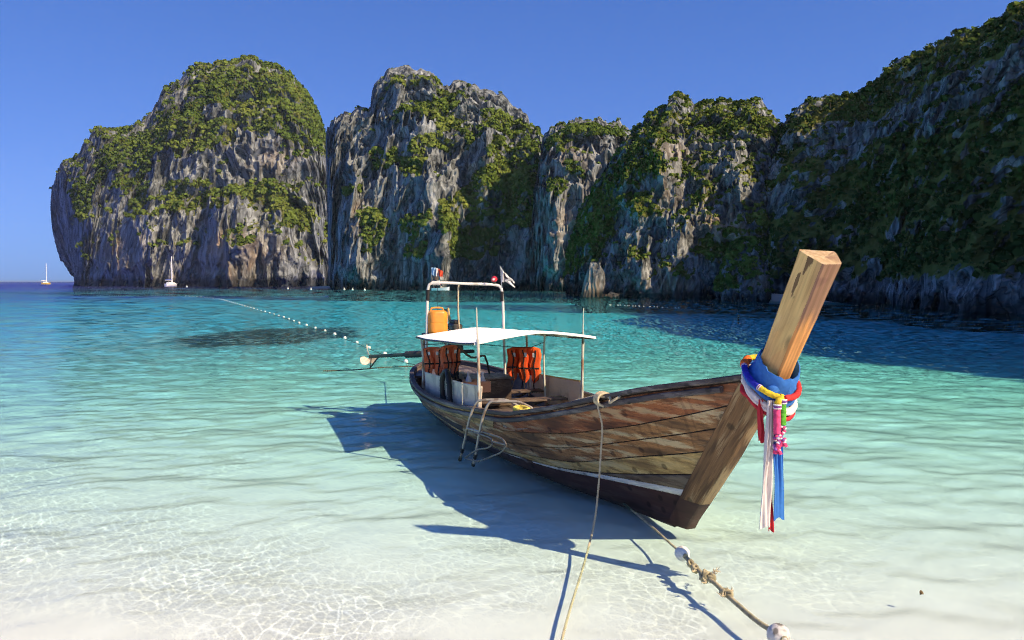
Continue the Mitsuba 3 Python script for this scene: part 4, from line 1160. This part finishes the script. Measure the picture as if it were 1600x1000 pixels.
YF = 13.05
key = thing('flag', 'white pennant with dark panels flying from the right end of the pipe arch', 'flag')
add('staff', tube([at(784, 450, YF + .05), at(782, 416, YF + .05)], [.010, .007], 6), 'pale_pipe', key)
add('cloth', flag_piece([(783, 418), (788, 426), (789, 440), (784, 441)], YF), 'flag_cloth_white', key, smooth=50)
add('cloth', flag_piece([(788, 425.5), (804, 440), (803.5, 442.5), (788, 430)], YF - .02), 'flag_cloth_white', key, smooth=50)
add('cloth', flag_piece([(788, 435), (800, 437), (797, 440), (788, 438)], YF - .025), 'flag_cloth_white', key, smooth=50)
add('cloth', flag_piece([(788, 438.5), (798, 440), (805, 448), (804, 449.5)], YF - .02), 'flag_cloth_white', key, smooth=50)
add('dark_panel', flag_piece([(785.5, 424), (788.5, 428), (795, 436), (788, 434.5)], YF + .015), 'flag_cloth_dark', key, smooth=50)
key = thing('flag', 'small flag, pale blue and white and red, on the left end of the pipe arch', 'flag')
add('staff', tube([at(683, 442, YF + .1), at(683, 418, YF + .1)], [.010, .007], 6), 'dark_metal', key)
add('cloth', flag_piece([(674, 418), (683, 419), (683, 432), (674, 429)], YF + .12), 'flag_cloth_blue', key, smooth=50)
add('cloth', flag_piece([(679, 418.6), (685, 420), (686, 432), (680, 431)], YF + .10), 'flag_cloth_white', key, smooth=50)
add('cloth', flag_piece([(685, 420), (692, 424), (691, 433), (686, 431)], YF + .08), 'flag_cloth_red', key, smooth=50)
key = thing('lamp_bracket', 'dark lamp bracket clamped to the left end of the pipe arch under the small flag', 'bracket')
c = bw(np.array([-7.0, -.62, 2.10]))
add('clamp', trimesh.util.concatenate([tube([c + [-.06, 0, -.02], c + [.06, 0, -.02]], .040, 10)]), 'pale_pipe', key)
add('lamp_body', lathe([(0, .02), (.01, .045), (.06, .048), (.07, .02)], c + [0, 0, .02], c + [0, 0, 1], 12), 'dark_metal', key)

# ------------------------------------------------------------------ offerings on the prow
def ring(phi, rl, rw, z0, tilt, c=(1.075, -.015)):
    phi = np.asarray(phi, float)
    return np.stack([c[0] + rl * np.cos(phi), c[1] + rw * np.sin(phi), z0 - tilt * np.cos(phi)], -1)


key = thing('prow_sash', 'blue, white and red cloth sashes knotted round the prow, long ends hanging', 'sash')
phi = np.linspace(0, 2 * np.pi, 73)
rows = []
for k in range(9):
    t = k / 8
    R = ring(phi, .112 + .062 * t + .006 * math.sin(9 * t), .140 + .014 * t + .006 * math.sin(8 * t + 1), 1.525 - .180 * t, .105 + .02 * t, (1.185 - .105 * t, -.010))
    R += (meshkit.noise(np.stack([np.cos(phi) * 4, np.sin(phi) * 4, phi * 0 + t * 5], 1), 3) - .5)[:, None] * np.array([.014, .014, .014])
    rows.append(R)
add('blue_wrap', bmesh(solid_sheet(np.stack(rows, 1), .008)), 'sash_blue', key, smooth=50)
for k in range(5):
    R = ring(phi, .176 + .003 * k, .160 + .002 * k, 1.385 - .028 * k, .132)
    R += (meshkit.noise(np.stack([np.cos(phi) * 3, np.sin(phi) * 3, phi * 0 + k], 1), 13) - .5)[:, None] * np.array([.012, .012, .018])
    if k in (0, 3):
        add('blue_fold' if k == 0 else 'white_fold', bmesh(tube(R[:-1], .020, 7, closed=True)), 'sash_blue' if k == 0 else 'sash_white', key, smooth=60)
    if k == 4:
        add('red_fold', bmesh(tube(R[:-1] + np.array([-.012, 0, -.006]), .020, 7, closed=True)), 'sash_red', key, smooth=60)
add('white_fold', bmesh(tube(ring(phi[:-1], .186, .168, 1.330, .140), .020, 7, closed=True)), 'sash_white', key, smooth=60)
kn = np.array([1.245, -.085, 1.335])
add('knot', bmesh(cat_meshes([tube([kn + np.array([.022 * math.cos(a) - .02, .040 * math.sin(a), .022 * math.sin(a + k)]) for a in np.linspace(0, 2 * np.pi, 17)[:-1]], .022, 7, closed=True) for k in (0, .9, 2.0)])), 'sash_blue', key, smooth=60)


def hang(l, top_w, top_z, bot_w, bot_z, top_wd, bot_wd, mat, nm, pleats=5, seed=0, thick=.006, amp=.020):
    s, t = np.meshgrid(np.linspace(0, 1, 41), np.linspace(0, 1, 26), indexing='ij')
    wd = top_wd + (bot_wd - top_wd) * t ** 0.7
    w = top_w + (bot_w - top_w) * t + (s - .5) * wd
    z = top_z + (bot_z - top_z) * t - .012 * np.sin(s * 6 + seed) * (t > .97)
    fold = np.sin(s * pleats * 2 * np.pi + seed + 1.2 * t) * amp * (0.55 + 0.45 * np.sin(3 * t + seed)) + (meshkit.noise(np.stack([s * 4, t * 3, s * 0 + seed], -1), seed) - .5) * .03
    G = np.stack([l + fold + .02 * t, w + .006 * np.sin(5 * t + seed), z], -1)
    return add(nm, bmesh(solid_sheet(G, thick)), mat, key, smooth=60)


hang(1.245, -.138, 1.27, -.163, .375, .045, .084, 'sash_white', 'white_tail', 2.2, 1, amp=.016)
hang(1.262, -.080, 1.28, -.064, .430, .050, .088, 'sash_blue', 'blue_tail', 2.6, 2, amp=.014)
hang(1.225, -.112, 1.26, -.114, .345, .030, .044, 'sash_red', 'red_tail', 2, 3, amp=.012)
hang(1.19, -.165, 1.27, -.178, .975, .030, .046, 'sash_red', 'red_tail', 1.5, 4, amp=.010)
hang(1.20, -.035, 1.27, -.020, 1.13, .03, .035, 'sash_blue', 'blue_tail', 2, 5, amp=.01)

key = thing('flower_garland', 'garland of coloured flower rolls with pink and green tassels round the prow', 'garland')


def roll(pts, r, mat, nm='flower_roll', bumps=150):
    """A packed roll of small flowers: a tube with a knobbly skin."""
    p = np.asarray(pts, float)
    s = np.r_[0, np.cumsum(np.linalg.norm(np.diff(p, axis=0), axis=1))]
    n = max(10, int(s[-1] / .006))
    c = PchipInterpolator(s, p)(np.linspace(0, s[-1], n))
    m = tube(c, r, 14)
    v = m.vertices
    m.vertices = v + m.vertex_normals * ((meshkit.noise(v * bumps, 4) - .5) * r * .34)[:, None]
    return add(nm, bmesh(m), mat, key, smooth=60)


gz, gt = 1.425, .125
arc = lambda a, b: ring(np.radians(np.linspace(a, b, 14)), .192, .184, gz - .012, gt, (1.100, -.015))
roll(arc(-158, -128), .030, 'garland_orange')
roll(arc(-124, -66), .021, 'garland_blue')
roll(arc(-60, -20), .021, 'garland_yellow')
roll(np.vstack([arc(-20, -16)[[0, -1]], [[1.305, -.105, 1.27], [1.305, -.112, 1.235]]]), .024, 'garland_yellow')
roll(np.vstack([arc(70, 0), [[1.31, -.06, 1.285]]]), .022, 'garland_red')
roll(arc(76, 150), .021, 'garland_pink')
roll(arc(154, 200), .021, 'garland_yellow')
for a in (-126, -63, 73, 152):
    for k in (-1.6, 0, 1.6):
        q = arc(a + k - .5, a + k + .5)
        add('bead_band', bmesh(tube(q[[0, -1]], .026 if k == 0 else .024, 12)), 'garland_white' if k else 'garland_purple', key)
for (w, z0, z1, m, zt) in ((-.116, 1.228, 1.045, 'garland_pink', .905), (-.072, 1.262, 1.105, 'garland_green', .955)):
    roll([(1.305, w, z0), (1.308, w - .002, (z0 + z1) / 2), (1.308, w, z1)], .0245, m)
    for k in range(3):
        add('bead_band', bmesh(tube([(1.308, w, z0 + .016 - k * .012), (1.308, w, z0 + .024 - k * .012)], .029, 12)), 'garland_white' if k != 1 else 'garland_purple', key)
    bd = []
    r = np.random.default_rng(int(-w * 1000))
    for k in range(26):
        a, zz = r.random() * 6.28, z1 - .01 - (z1 - zt - .03) * (k / 26)
        bd.append((1.308 + .016 * math.cos(a), w + .016 * math.sin(a), zz))
    for mt, sel in (('garland_white', bd[0::3]), ('garland_pink', bd[1::3]), ('garland_purple', bd[2::3])):
        ms = []
        for q in sel:
            b = trimesh.creation.icosphere(1, .0125)
            b.vertices *= np.array([1, 1, .8])
            b.apply_translation(q)
            ms.append(b)
        add('blossoms', bmesh(cat_meshes(ms)), mt, key, smooth=60)
    tz = []
    for k in range(22):
        a = k * 2.4
        rr = .012 + .024 * ((k * .618) % 1)
        tz.append(tube([(1.308 + .008 * math.cos(a), w + .008 * math.sin(a), zt + .05), (1.308 + rr * .7 * math.cos(a), w + rr * .7 * math.sin(a), zt + .02), (1.308 + rr * math.cos(a), w + rr * math.sin(a), zt)], [.006, .008], 5))
    add('tassel', bmesh(cat_meshes(tz)), 'garland_pink', key, smooth=60)

# ------------------------------------------------------------------ mooring lines and floats by the boat
key = thing('mooring_rope', 'pale rope tied to the near rail and hanging down into the shallows', 'rope')
g0 = bw(np.array([-.47, -.655, 1.06]))
mp = [g0 + [0, 0, .03], g0 + [-.005, -.02, -.03], at(941, 668, 6.78), at(939, 705, 6.74), at(936, 750, 6.66), at(931, 800, 6.50), at(923, 842, 6.20), on_water(913, 880, -.02), on_water(900, 922, -.03), on_water(889, 958, -.03), on_water(878, 1000, -.03), on_water(866, 1060, -.03)]
add('line', rope_mesh(mp, .0085, .035, sides=5), 'rope_tan', key, smooth=60)
hb2 = []
for k in range(4):
    c = bw(np.array([-.50 + .025 * k, -.607, 1.055]))
    hb2.append(tube([c + (PX * .072 * math.cos(a) + np.array([0, 0, 1]) * .058 * math.sin(a)) for a in np.linspace(0, 2 * np.pi, 15)[:-1]], .012, 7, closed=True))
add('hitch', cat_meshes(hb2), 'rope_tan', key, smooth=60)
add('loose_end', rope_mesh([g0 + [0, 0, .02], bw(np.array([-.33, -.60, 1.085])), bw(np.array([-.26, -.64, 1.055])), bw(np.array([-.20, -.60, 1.10])), bw(np.array([-.30, -.52, 1.115]))], .011, .045, sides=5), 'rope_tan', key)
add('loose_end', rope_mesh([bw(np.array([-.50, -.60, 1.09])), bw(np.array([-.62, -.55, 1.08])), bw(np.array([-.78, -.62, 1.02])), bw(np.array([-.95, -.66, .975]))], .011, .045, sides=5), 'rope_tan', key)

key = thing('anchor_line', 'dark thin line running from under the bow to the round white float', 'rope')
add('line', rope_mesh([on_water(945, 758, -.10), on_water(958, 772, -.06), on_water(985, 795, -.02), on_water(1020, 824, .0), on_water(1046, 848, .012), on_water(1060, 860, .03)], .0085, .03, sides=5), 'rope_old', key)
add('leader', rope_mesh([on_water(945, 758, -.10), on_water(962, 776, -.05), on_water(985, 796, -.02)], .0095, .03, sides=5), 'rope_dark', key)


def big_float(px, py, rad, d, label, worn):
    k = thing('mooring_float', label, 'float', 'floats on the mooring line')
    c = on_water(px, py, .02)
    d = np.array(d, float) / np.linalg.norm(d)
    pr = [(-1.12, .16), (-1.10, .26), (-.96, .34), (-.86, .52), (-.62, .80), (-.30, .96), (0, 1.0), (.30, .96), (.62, .80), (.86, .52), (.96, .34), (1.10, .26), (1.12, .16)]
    m = lathe([(a * rad, b * rad) for a, b in pr], c, c + d, 26)
    m = m.subdivide()
    m.vertices += m.vertex_normals * ((meshkit.fbm(m.vertices * 34, 3, 2) - .5) * rad * .10)[:, None]
    add('body', m, worn, k, smooth=60)
    for s in (-1, 1):
        add('collar', lathe([(s * rad * .93 - .006, rad * .30), (s * rad * .93, rad * .37), (s * rad * .93 + .012, rad * .33)], c, c + d, 16), 'rope_old', k)
    return k


painted('float_worn', (0.62, 0.60, 0.57), (0.10, 0.09, 0.075), 0.85, 26.0, 0.8, 0.47)
dl = on_water(1213, 990) - on_water(1066, 865)
big_float(1066, 865, .058, dl, 'round white float with yellowed end, nearest the bow', 'foam_white')
big_float(1216, 992, .066, dl, 'dark speckled worn float at the bottom edge of the picture', 'float_worn')
key = thing('frayed_rope', 'thick knotted frayed rope between the white float and the worn float', 'rope')
rp = [on_water(1072, 871, .03), on_water(1086, 886, .03), on_water(1100, 899, .035), on_water(1118, 912, .03), on_water(1132, 926, .03), on_water(1152, 944, .02), on_water(1180, 968, .025), on_water(1207, 986, .03)]
add('line', rope_mesh(rp, .0155, .040, sides=6), 'rope_old', key, smooth=60)
r = np.random.default_rng(5)
for px, py, rad, n in ((1079, 880, .022, 3), (1086, 888, .026, 4), (1102, 901, .040, 7), (1111, 903, .030, 4), (1132, 926, .026, 4), (1140, 929, .018, 3)):
    c = on_water(px, py, .035)
    ms = []
    for k in range(n):
        ax = r.normal(size=3); ax /= np.linalg.norm(ax)
        e = np.cross(ax, [.3, .2, .9]); e /= np.linalg.norm(e)
        f2 = np.cross(ax, e)
        ms.append(tube([c + r.normal(size=3) * .001 + rad * (.8 + .3 * r.random()) * (math.cos(a) * e + math.sin(a) * f2) for a in np.linspace(0, 6.28, 13)[:-1]], .0105, 6, closed=True))
    add('knot', cat_meshes(ms), 'rope_old', key, smooth=60)
fr = []
for px, py in ((1116, 897), (1118, 893), (1084, 893), (1103, 911), (1142, 924), (1128, 932)):
    c = on_water(px, py, .03)
    for k in range(5):
        d = r.normal(size=3); d[2] = abs(d[2]) * .6
        d /= np.linalg.norm(d)
        fr.append(tube([c, c + d * .022, c + d * .04 + r.normal(size=3) * .010], [.005, .002], 4))
add('frayed_strands', cat_meshes(fr), 'rope_tan', key)

# the float line that marks off the swimming water, every float a thing
FL = np.array([on_water(*q) for q in ((283, 462.5), (320, 465), (345, 468), (372, 476), (400, 484), (425, 491), (450, 499), (470, 507), (490, 513), (516, 521), (533, 528), (553, 535), (575, 545), (602, 556), (635, 568))])
FL[:, 2] = 0.01
s = np.r_[0, np.cumsum(np.linalg.norm(np.diff(FL, axis=0), axis=1))]
fl_at = lambda d: np.stack([np.interp(d, s, FL[:, k]) for k in range(3)], -1)
key = add('float_line_rope', cat_meshes([tube(np.vstack([fl_at(np.linspace(0, s[-1], 120)), bw(np.array([[-9.0, -.3, .42]]))]), .010, 5)]), 'rope_dark')
tag(key, 'long dark rope curving across the bay that carries the small white floats', 'rope')
fv = np.array([(-1.2, .12), (-1.18, .30), (-1.0, .34), (-.9, .55), (-.6, .85), (0, 1), (.6, .85), (.9, .55), (1.0, .34), (1.18, .30), (1.2, .12)])
for i, d in enumerate(np.arange(s[-1] - .05, 1.0, -2.25)):
    c = fl_at(np.array(d)) + np.array([0, 0, .035])
    t_ = fl_at(np.array(max(d - .4, 0))) - fl_at(np.array(d))
    t_[2] = 0.15 * math.sin(i * 2.1) * np.linalg.norm(t_)
    t_ /= np.linalg.norm(t_)
    rr = .060 * (1 + .12 * math.sin(i * 1.7))
    k = add('line_float', lathe([(a * rr, b * rr) for a, b in fv], c, c + t_, 12 if i < 14 else 8), 'foam_far', smooth=60)
    tag(k, ('first of the small white floats, the one nearest the stern of the boat' if i == 0 else 'small white float threaded on the long rope across the bay'), 'float', 'small floats on the long rope')
    if i == 0:
        labels[k].pop('group')
key = add('stern_line', tube([bw(np.array([-8.9, -.5, .47])), at(600, 574, 14.6), at(560, 577.5, 14.4), at(505, 579.5, 14.2)], .012, 6, subdiv=20), 'rope_dark')
tag(key, 'thin dark pole lying out level over the water behind the stern', 'pole')

# ------------------------------------------------------------------ far boats, buoys, shore details
painted('hull_white', (0.78, 0.78, 0.78), (0.6, 0.58, 0.55), 0.3, 1.0, 0.4)
painted('hull_yellow', (0.72, 0.50, 0.10), (0.5, 0.35, 0.1), 0.3, 1.0, 0.5)
painted('hull_blue', (0.10, 0.14, 0.40), (0.08, 0.1, 0.3), 0.3, 1.0, 0.5)


def yacht(px, py, Y, mast_py, hull_px, hullmat, heading, label):
    c = at(px, py, Y)
    c[2] = 0
    k = thing('sailboat', label, 'sailboat')
    W = hull_px / F * Y
    Lh = 6.0
    H = (py - mast_py) / F * Y
    ch, sh = math.cos(heading), math.sin(heading)
    def pl(m):
        v = m.vertices.copy()
        m.vertices = np.stack([v[:, 0] * ch - v[:, 1] * sh, v[:, 0] * sh + v[:, 1] * ch, v[:, 2]], 1) + c
        return m
    sec = []
    for x in np.linspace(-.5, .5, 13):
        b = 1.55 * (1 - (abs(x) * 2) ** 2.6 * (1 if x > 0 else .55)) + .04
        sec.append([[x * Lh + (.5 if z_ > .5 and x > .4 else 0), s_ * b * q, z_] for s_, q, z_ in ((-1, .45, -.3), (-1, .85, .25), (-1, 1, 1.15), (-1, .9, 1.2), (1, .9, 1.2), (1, 1, 1.15), (1, .85, .25), (1, .45, -.3))])
    add('hull', pl(loft(sec)), hullmat, k)
    add('cabin', pl(loft([[[x, s_ * .95 * q, z_] for s_, q, z_ in ((-1, 1, 1.2), (-1, .9, h_), (1, .9, h_), (1, 1, 1.2))] for x, q, h_ in ((-1.8, .9, 1.8), (-1.0, 1, 1.95), (1.2, .9, 1.75), (2.0, .6, 1.35))])), 'hull_white', k)
    mst = add('mast', pl(tube([(.6, 0, 1.2), (.6, 0, H * .6), (.6, 0, H)], [.34, .32, .16], 8)), 'hull_white', k)
    add('boom', pl(tube([(.6, 0, 2.6), (-3.2, 0, 2.7)], .11, 7)), 'hull_white', mst)
    add('furled_sail', pl(tube([(.5, 0, 2.85), (-1.2, 0, 2.95), (-3.1, 0, 2.85)], [.22, .28, .14], 8)), 'hull_blue' if hullmat != 'hull_yellow' else 'hull_white', mst)
    add('spreader', pl(tube([(.6, -.9, H * .55), (.6, .9, H * .55)], .05, 6)), 'hull_white', mst)
    for a in ((4.3, 0), (-4.1, 0), (.5, 1.4), (.5, -1.4)):
        add('stay', pl(tube([(a[0], a[1], 1.2), (.6, 0, H * .97)], .018, 4)), 'steel', k)
    return k


yacht(71.5, 442, 600, 409, 9, 'hull_yellow', 0.5, 'white masted sailboat with yellow hull on the open horizon, left of all cliffs')
yacht(267, 443, 345, 396, 10, 'hull_white', 1.15, 'white sailboat with blue furled sail anchored in front of the leftmost cliff')

key = thing('motorboat', 'small white motorboat on the far water just left of the pipe arch', 'motorboat')
c = at(688, 452, 188); c[2] = 0
M = lambda m: (m.apply_translation(c), m)[1]
add('hull', M(loft([[[x, s_ * b * q, z_] for s_, q, z_ in ((-1, .5, -.1), (-1, 1, .55 + sh_), (1, 1, .55 + sh_), (1, .5, -.1))] for x, b, sh_ in ((-2.1, .75, .0), (-.8, .9, .0), (.8, .8, .1), (1.8, .4, .22), (2.2, .06, .32))])), 'hull_white', key)
add('windscreen', M(loft([[[x, s_ * .6, z_] for s_, z_ in ((-1, .6), (-1, h_), (1, h_), (1, .6))] for x, h_ in ((.1, .62), (.15, 1.0), (.7, .65))])), 'panel_grey', key)
add('canopy', M(box(-1.6, .1, -.75, .75, 1.45, 1.52, .03)), 'garland_pink', key)
for x in (-1.5, 0):
    for w in (-.65, .65):
        add('canopy_post', M(tube([(x, w, .5), (x, w, 1.47)], .03, 5)), 'steel', key)
add('outboard', M(loft([[[-2.1 - .3 * q, s_ * .16, z_] for s_, q in ((-1, 0), (-1, 1), (1, 1), (1, 0))] for z_ in (-.2, .5, .95)])), 'dark_metal', key)

for i, (px, py) in enumerate(((450, 451.5), (486, 452.5), (538, 452.5), (551, 453), (570, 453.5), (292, 448.5))):
    c = on_water(px, py)
    r_ = .30 if i < 5 else .42
    k = thing('mooring_buoy', ('leftmost of the five small white buoys right of the dome cliff foot', 'second from left of the five small white buoys, before the sand strip', 'middle one of the five small white buoys off the sand strip', 'fourth from left of the five small white buoys', 'rightmost of the five small white buoys, nearest the motorboat', 'single small white buoy just right of the white sailboat')[i], 'buoy', 'far mooring buoys')
    add('body', lathe([(-r_, .05), (-r_ * .8, r_ * .6), (0, r_), (r_ * .8, r_ * .6), (r_, r_ * .25), (r_ * 1.5, r_ * .2), (r_ * 1.6, .03)], c, c + [0, 0, 1], 12), 'foam_far', k, smooth=50)
    add('ring', tube([c + np.array([.12 * math.cos(a), 0, r_ * 1.75 + .12 * math.sin(a)]) for a in np.linspace(0, 6.28, 11)[:-1]], .025, 5, closed=True), 'steel', k)
key = thing('marker_post', 'thin dark marker post standing in the water before the rock knob', 'post')
c = on_water(1154, 479)
add('pole', tube([c + [0, 0, -1.5], c + [0, 0, .55]], [.045, .035], 7), 'rope_dark', key)
add('top_mark', tube([c + [0, 0, .40], c + [0, 0, .60]], .075, 8), 'dark_metal', key)
r = np.random.default_rng(3)
q0, q1 = on_water(948, 476.5), on_water(1062, 482)
for i in range(24):
    t_ = i / 23 + .012 * r.normal()
    c = q0 + (q1 - q0) * t_ + np.array([0, .5 * r.normal(), .03])
    k = add('line_float', lathe([(a * .042, b * .042) for a, b in fv], c, c + [1, .1 * r.normal(), 0], 8), 'foam_far', smooth=60)
    tag(k, 'tiny white float on the shaded water in front of the fluted cliff', 'float', 'tiny floats before the fluted cliff')


def stone(px, py, Y, rx, rz, label, seed, mat='limestone_near', warm=0.3, sub=4, pointed=0.0):
    c = at(px, py, Y)
    m = trimesh.creation.icosphere(sub, 1.0)
    v = m.vertices.copy()
    n = (meshkit.fbm(v * 1.7, 3, seed) - .5) * .75 + (ridged(np.stack([v[:, 0] * 5, v[:, 1] * 5, v[:, 2] * 1.3], 1), seed + 1) - .5) * .30 + (ridged(np.stack([v[:, 0] * 12, v[:, 1] * 12, v[:, 2] * 4], 1), seed + 2) - .5) * .10
    v *= (1 + n)[:, None]
    v[:, :2] *= (1 - pointed * np.clip(v[:, 2], 0, 1))[:, None]
    v *= np.array([rx, rx * .9, rz])
    v += np.array([c[0], c[1], 0])
    k = add('rock', (v, m.faces), mat, smooth=False, uv=np.stack([np.zeros(len(v)), np.full(len(v), warm)], 1))
    tag(k, label, 'rock')


stone(929, 440, 106, 1.55, 4.3, 'pale upright rock at the foot of the fluted cliff, left of the prow', 3, warm=.35, pointed=.25)
stone(956, 462, 104, 1.0, .55, 'low brown boulder at the water beside the pale upright rock', 5, warm=.9, sub=3)
stone(1022, 461, 104.5, 1.6, .9, 'low orange streaked boulder under the middle of the fluted cliff', 7, warm=1.0, sub=3)
stone(1052, 463, 103.5, 1.2, .8, 'grey boulder right of the orange streaked one at the cliff foot', 9, warm=.5, sub=3)

material('beach_sand', {'type': 'diffuse', 'reflectance': mikit.proc(lambda p, n, uv: mix((0.62, 0.56, 0.47), (0.48, 0.42, 0.34), fbm(p.x * .8, p.y * .8, 0, 3)))})
for pts in ([(468, 451.0, 236), (500, 450.8, 238), (542, 450.8, 234)], [(1195, 472, 82), (1250, 474, 80), (1345, 476.5, 75)]):
    P = np.array([at(*q) for q in pts])
    P[:, 2] = 0
    tt = np.linspace(0, 1, 40)
    c = np.stack([np.interp(tt, [0, .5, 1], P[:, k]) for k in range(3)], 1)
    yw = np.linspace(-.5, 9, 8)
    wob = (meshkit.noise(np.stack([tt * 6, tt * 0, tt * 0], 1), 3) - .5)[:, None] * 1.5
    G = np.stack([c[:, :1] + 0 * yw, c[:, 1:2] + yw + wob, -.25 + .10 * (yw + .5) * np.sin(np.pi * np.clip(tt, .02, .98))[:, None] ** .5 + .02], -1)
    struct(add('beach', (G.reshape(-1, 3), grid_faces(40, 8)[:, ::-1]), 'beach_sand', smooth=True))

painted('leaf_brown', (0.20, 0.13, 0.05), (0.08, 0.05, 0.02), 0.5, 30.0, 0.8)
key = add('fallen_leaf', solid_sheet(np.stack([np.stack([np.linspace(0, .024, 7), (k - 2) * .007 * np.sin(np.linspace(.1, 3.1, 7)), .01 + .012 * np.sin(np.linspace(0, 3, 7)) + .004 * k], 1) for k in range(5)], 1) + on_water(1437, 932, 0.0), .002), 'leaf_brown', smooth=50)
tag(key, 'small brown curled leaf floating in the clear shallows at the lower right', 'leaf')

# ------------------------------------------------------------------ the sea air between here and the far cliffs
scene['air'] = {'type': 'homogeneous', 'albedo': {'type': 'rgb', 'value': [0.93, 0.95, 0.97]}, 'sigma_t': 0.00007}
scene['haze'] = {'type': 'cube', 'to_world': T().translate([0, 300, 64.0]).scale([760, 760, 72.0]), 'bsdf': {'type': 'null'}, 'interior': {'type': 'ref', 'id': 'air'}}
scene['camera']['medium'] = {'type': 'ref', 'id': 'air'}
stuff('haze')

# ------------------------------------------------------------------ trees that stand out against the sky
material('bark', {'type': 'diffuse', 'reflectance': rgb(.11, .085, .06)})


def ridge_tree(px, py_top, py_base, Y, label, seed, spread=.42):
    b, tp = at(px, py_base, Y), at(px, py_top, Y)
    H = tp[2] - b[2]
    r = np.random.default_rng(seed)
    k = thing('tree', label, 'tree')
    limbs = [tube([b - [0, 0, .4 * H], b + [.02 * H, 0, .35 * H], b + [-.02 * H, 0, .75 * H]], [.05 * H, .035 * H, .012 * H], 7)]
    for i in range(6):
        a = i * 1.05 + r.random()
        d = np.array([math.cos(a), math.sin(a), .55]) * spread * H * (.7 + .4 * r.random())
        s0 = b + [0, 0, H * (.30 + .07 * i)]
        limbs.append(tube([s0, s0 + d * .55 + [0, 0, .04 * H], s0 + d], [.018 * H, .006 * H], 5))
    add('trunk', cat_meshes(limbs), 'bark', k)
    n = 46
    pos = b + np.array([0, 0, .62 * H]) + np.clip(r.normal(size=(n, 3)), -1.7, 1.7) * np.array([spread * .52, spread * .52, .20]) * H
    tone = np.array(LEAF)[r.integers(0, 4, n)]
    VV, FF, CC = scatter(pos, H * (.085 + .07 * r.random(n)), tone, seed)
    add('crown', (VV, FF), 'foliage', k, smooth=False, color=CC)


for px, t0, t1, Y, lab, sd_ in ((1233, 179, 192, 118, 'small round tree alone in the notch left of the tall shaded mountain', 1), (1067, 147, 166, 125.5, 'pointed tree on the very top of the fluted cliff', 2), (1052, 153, 170, 126, 'leaning tree left of the topmost tree on the fluted cliff', 3),
                                  (1168, 154, 170, 122, 'broad tree at the right end of the fluted cliff top', 4), (1390, 100, 122, 97, 'dark tree where the tall mountain skyline steps up', 5), (1297, 147, 163, 105, 'dark tree low on the skyline of the tall mountain', 6),
                                  (880, 190, 204, 205, 'tree on the left end of the flat topped hill', 7), (935, 184, 196, 203, 'tree on the right part of the flat topped hill', 8), (1452, 70, 90, 92, 'dark tree high on the right mountain skyline', 9)):
    ridge_tree(px, t0, t1, Y, lab, sd_)
print('triangles', sum(len(m[1]) for m in meshkit.WRITTEN.values()))
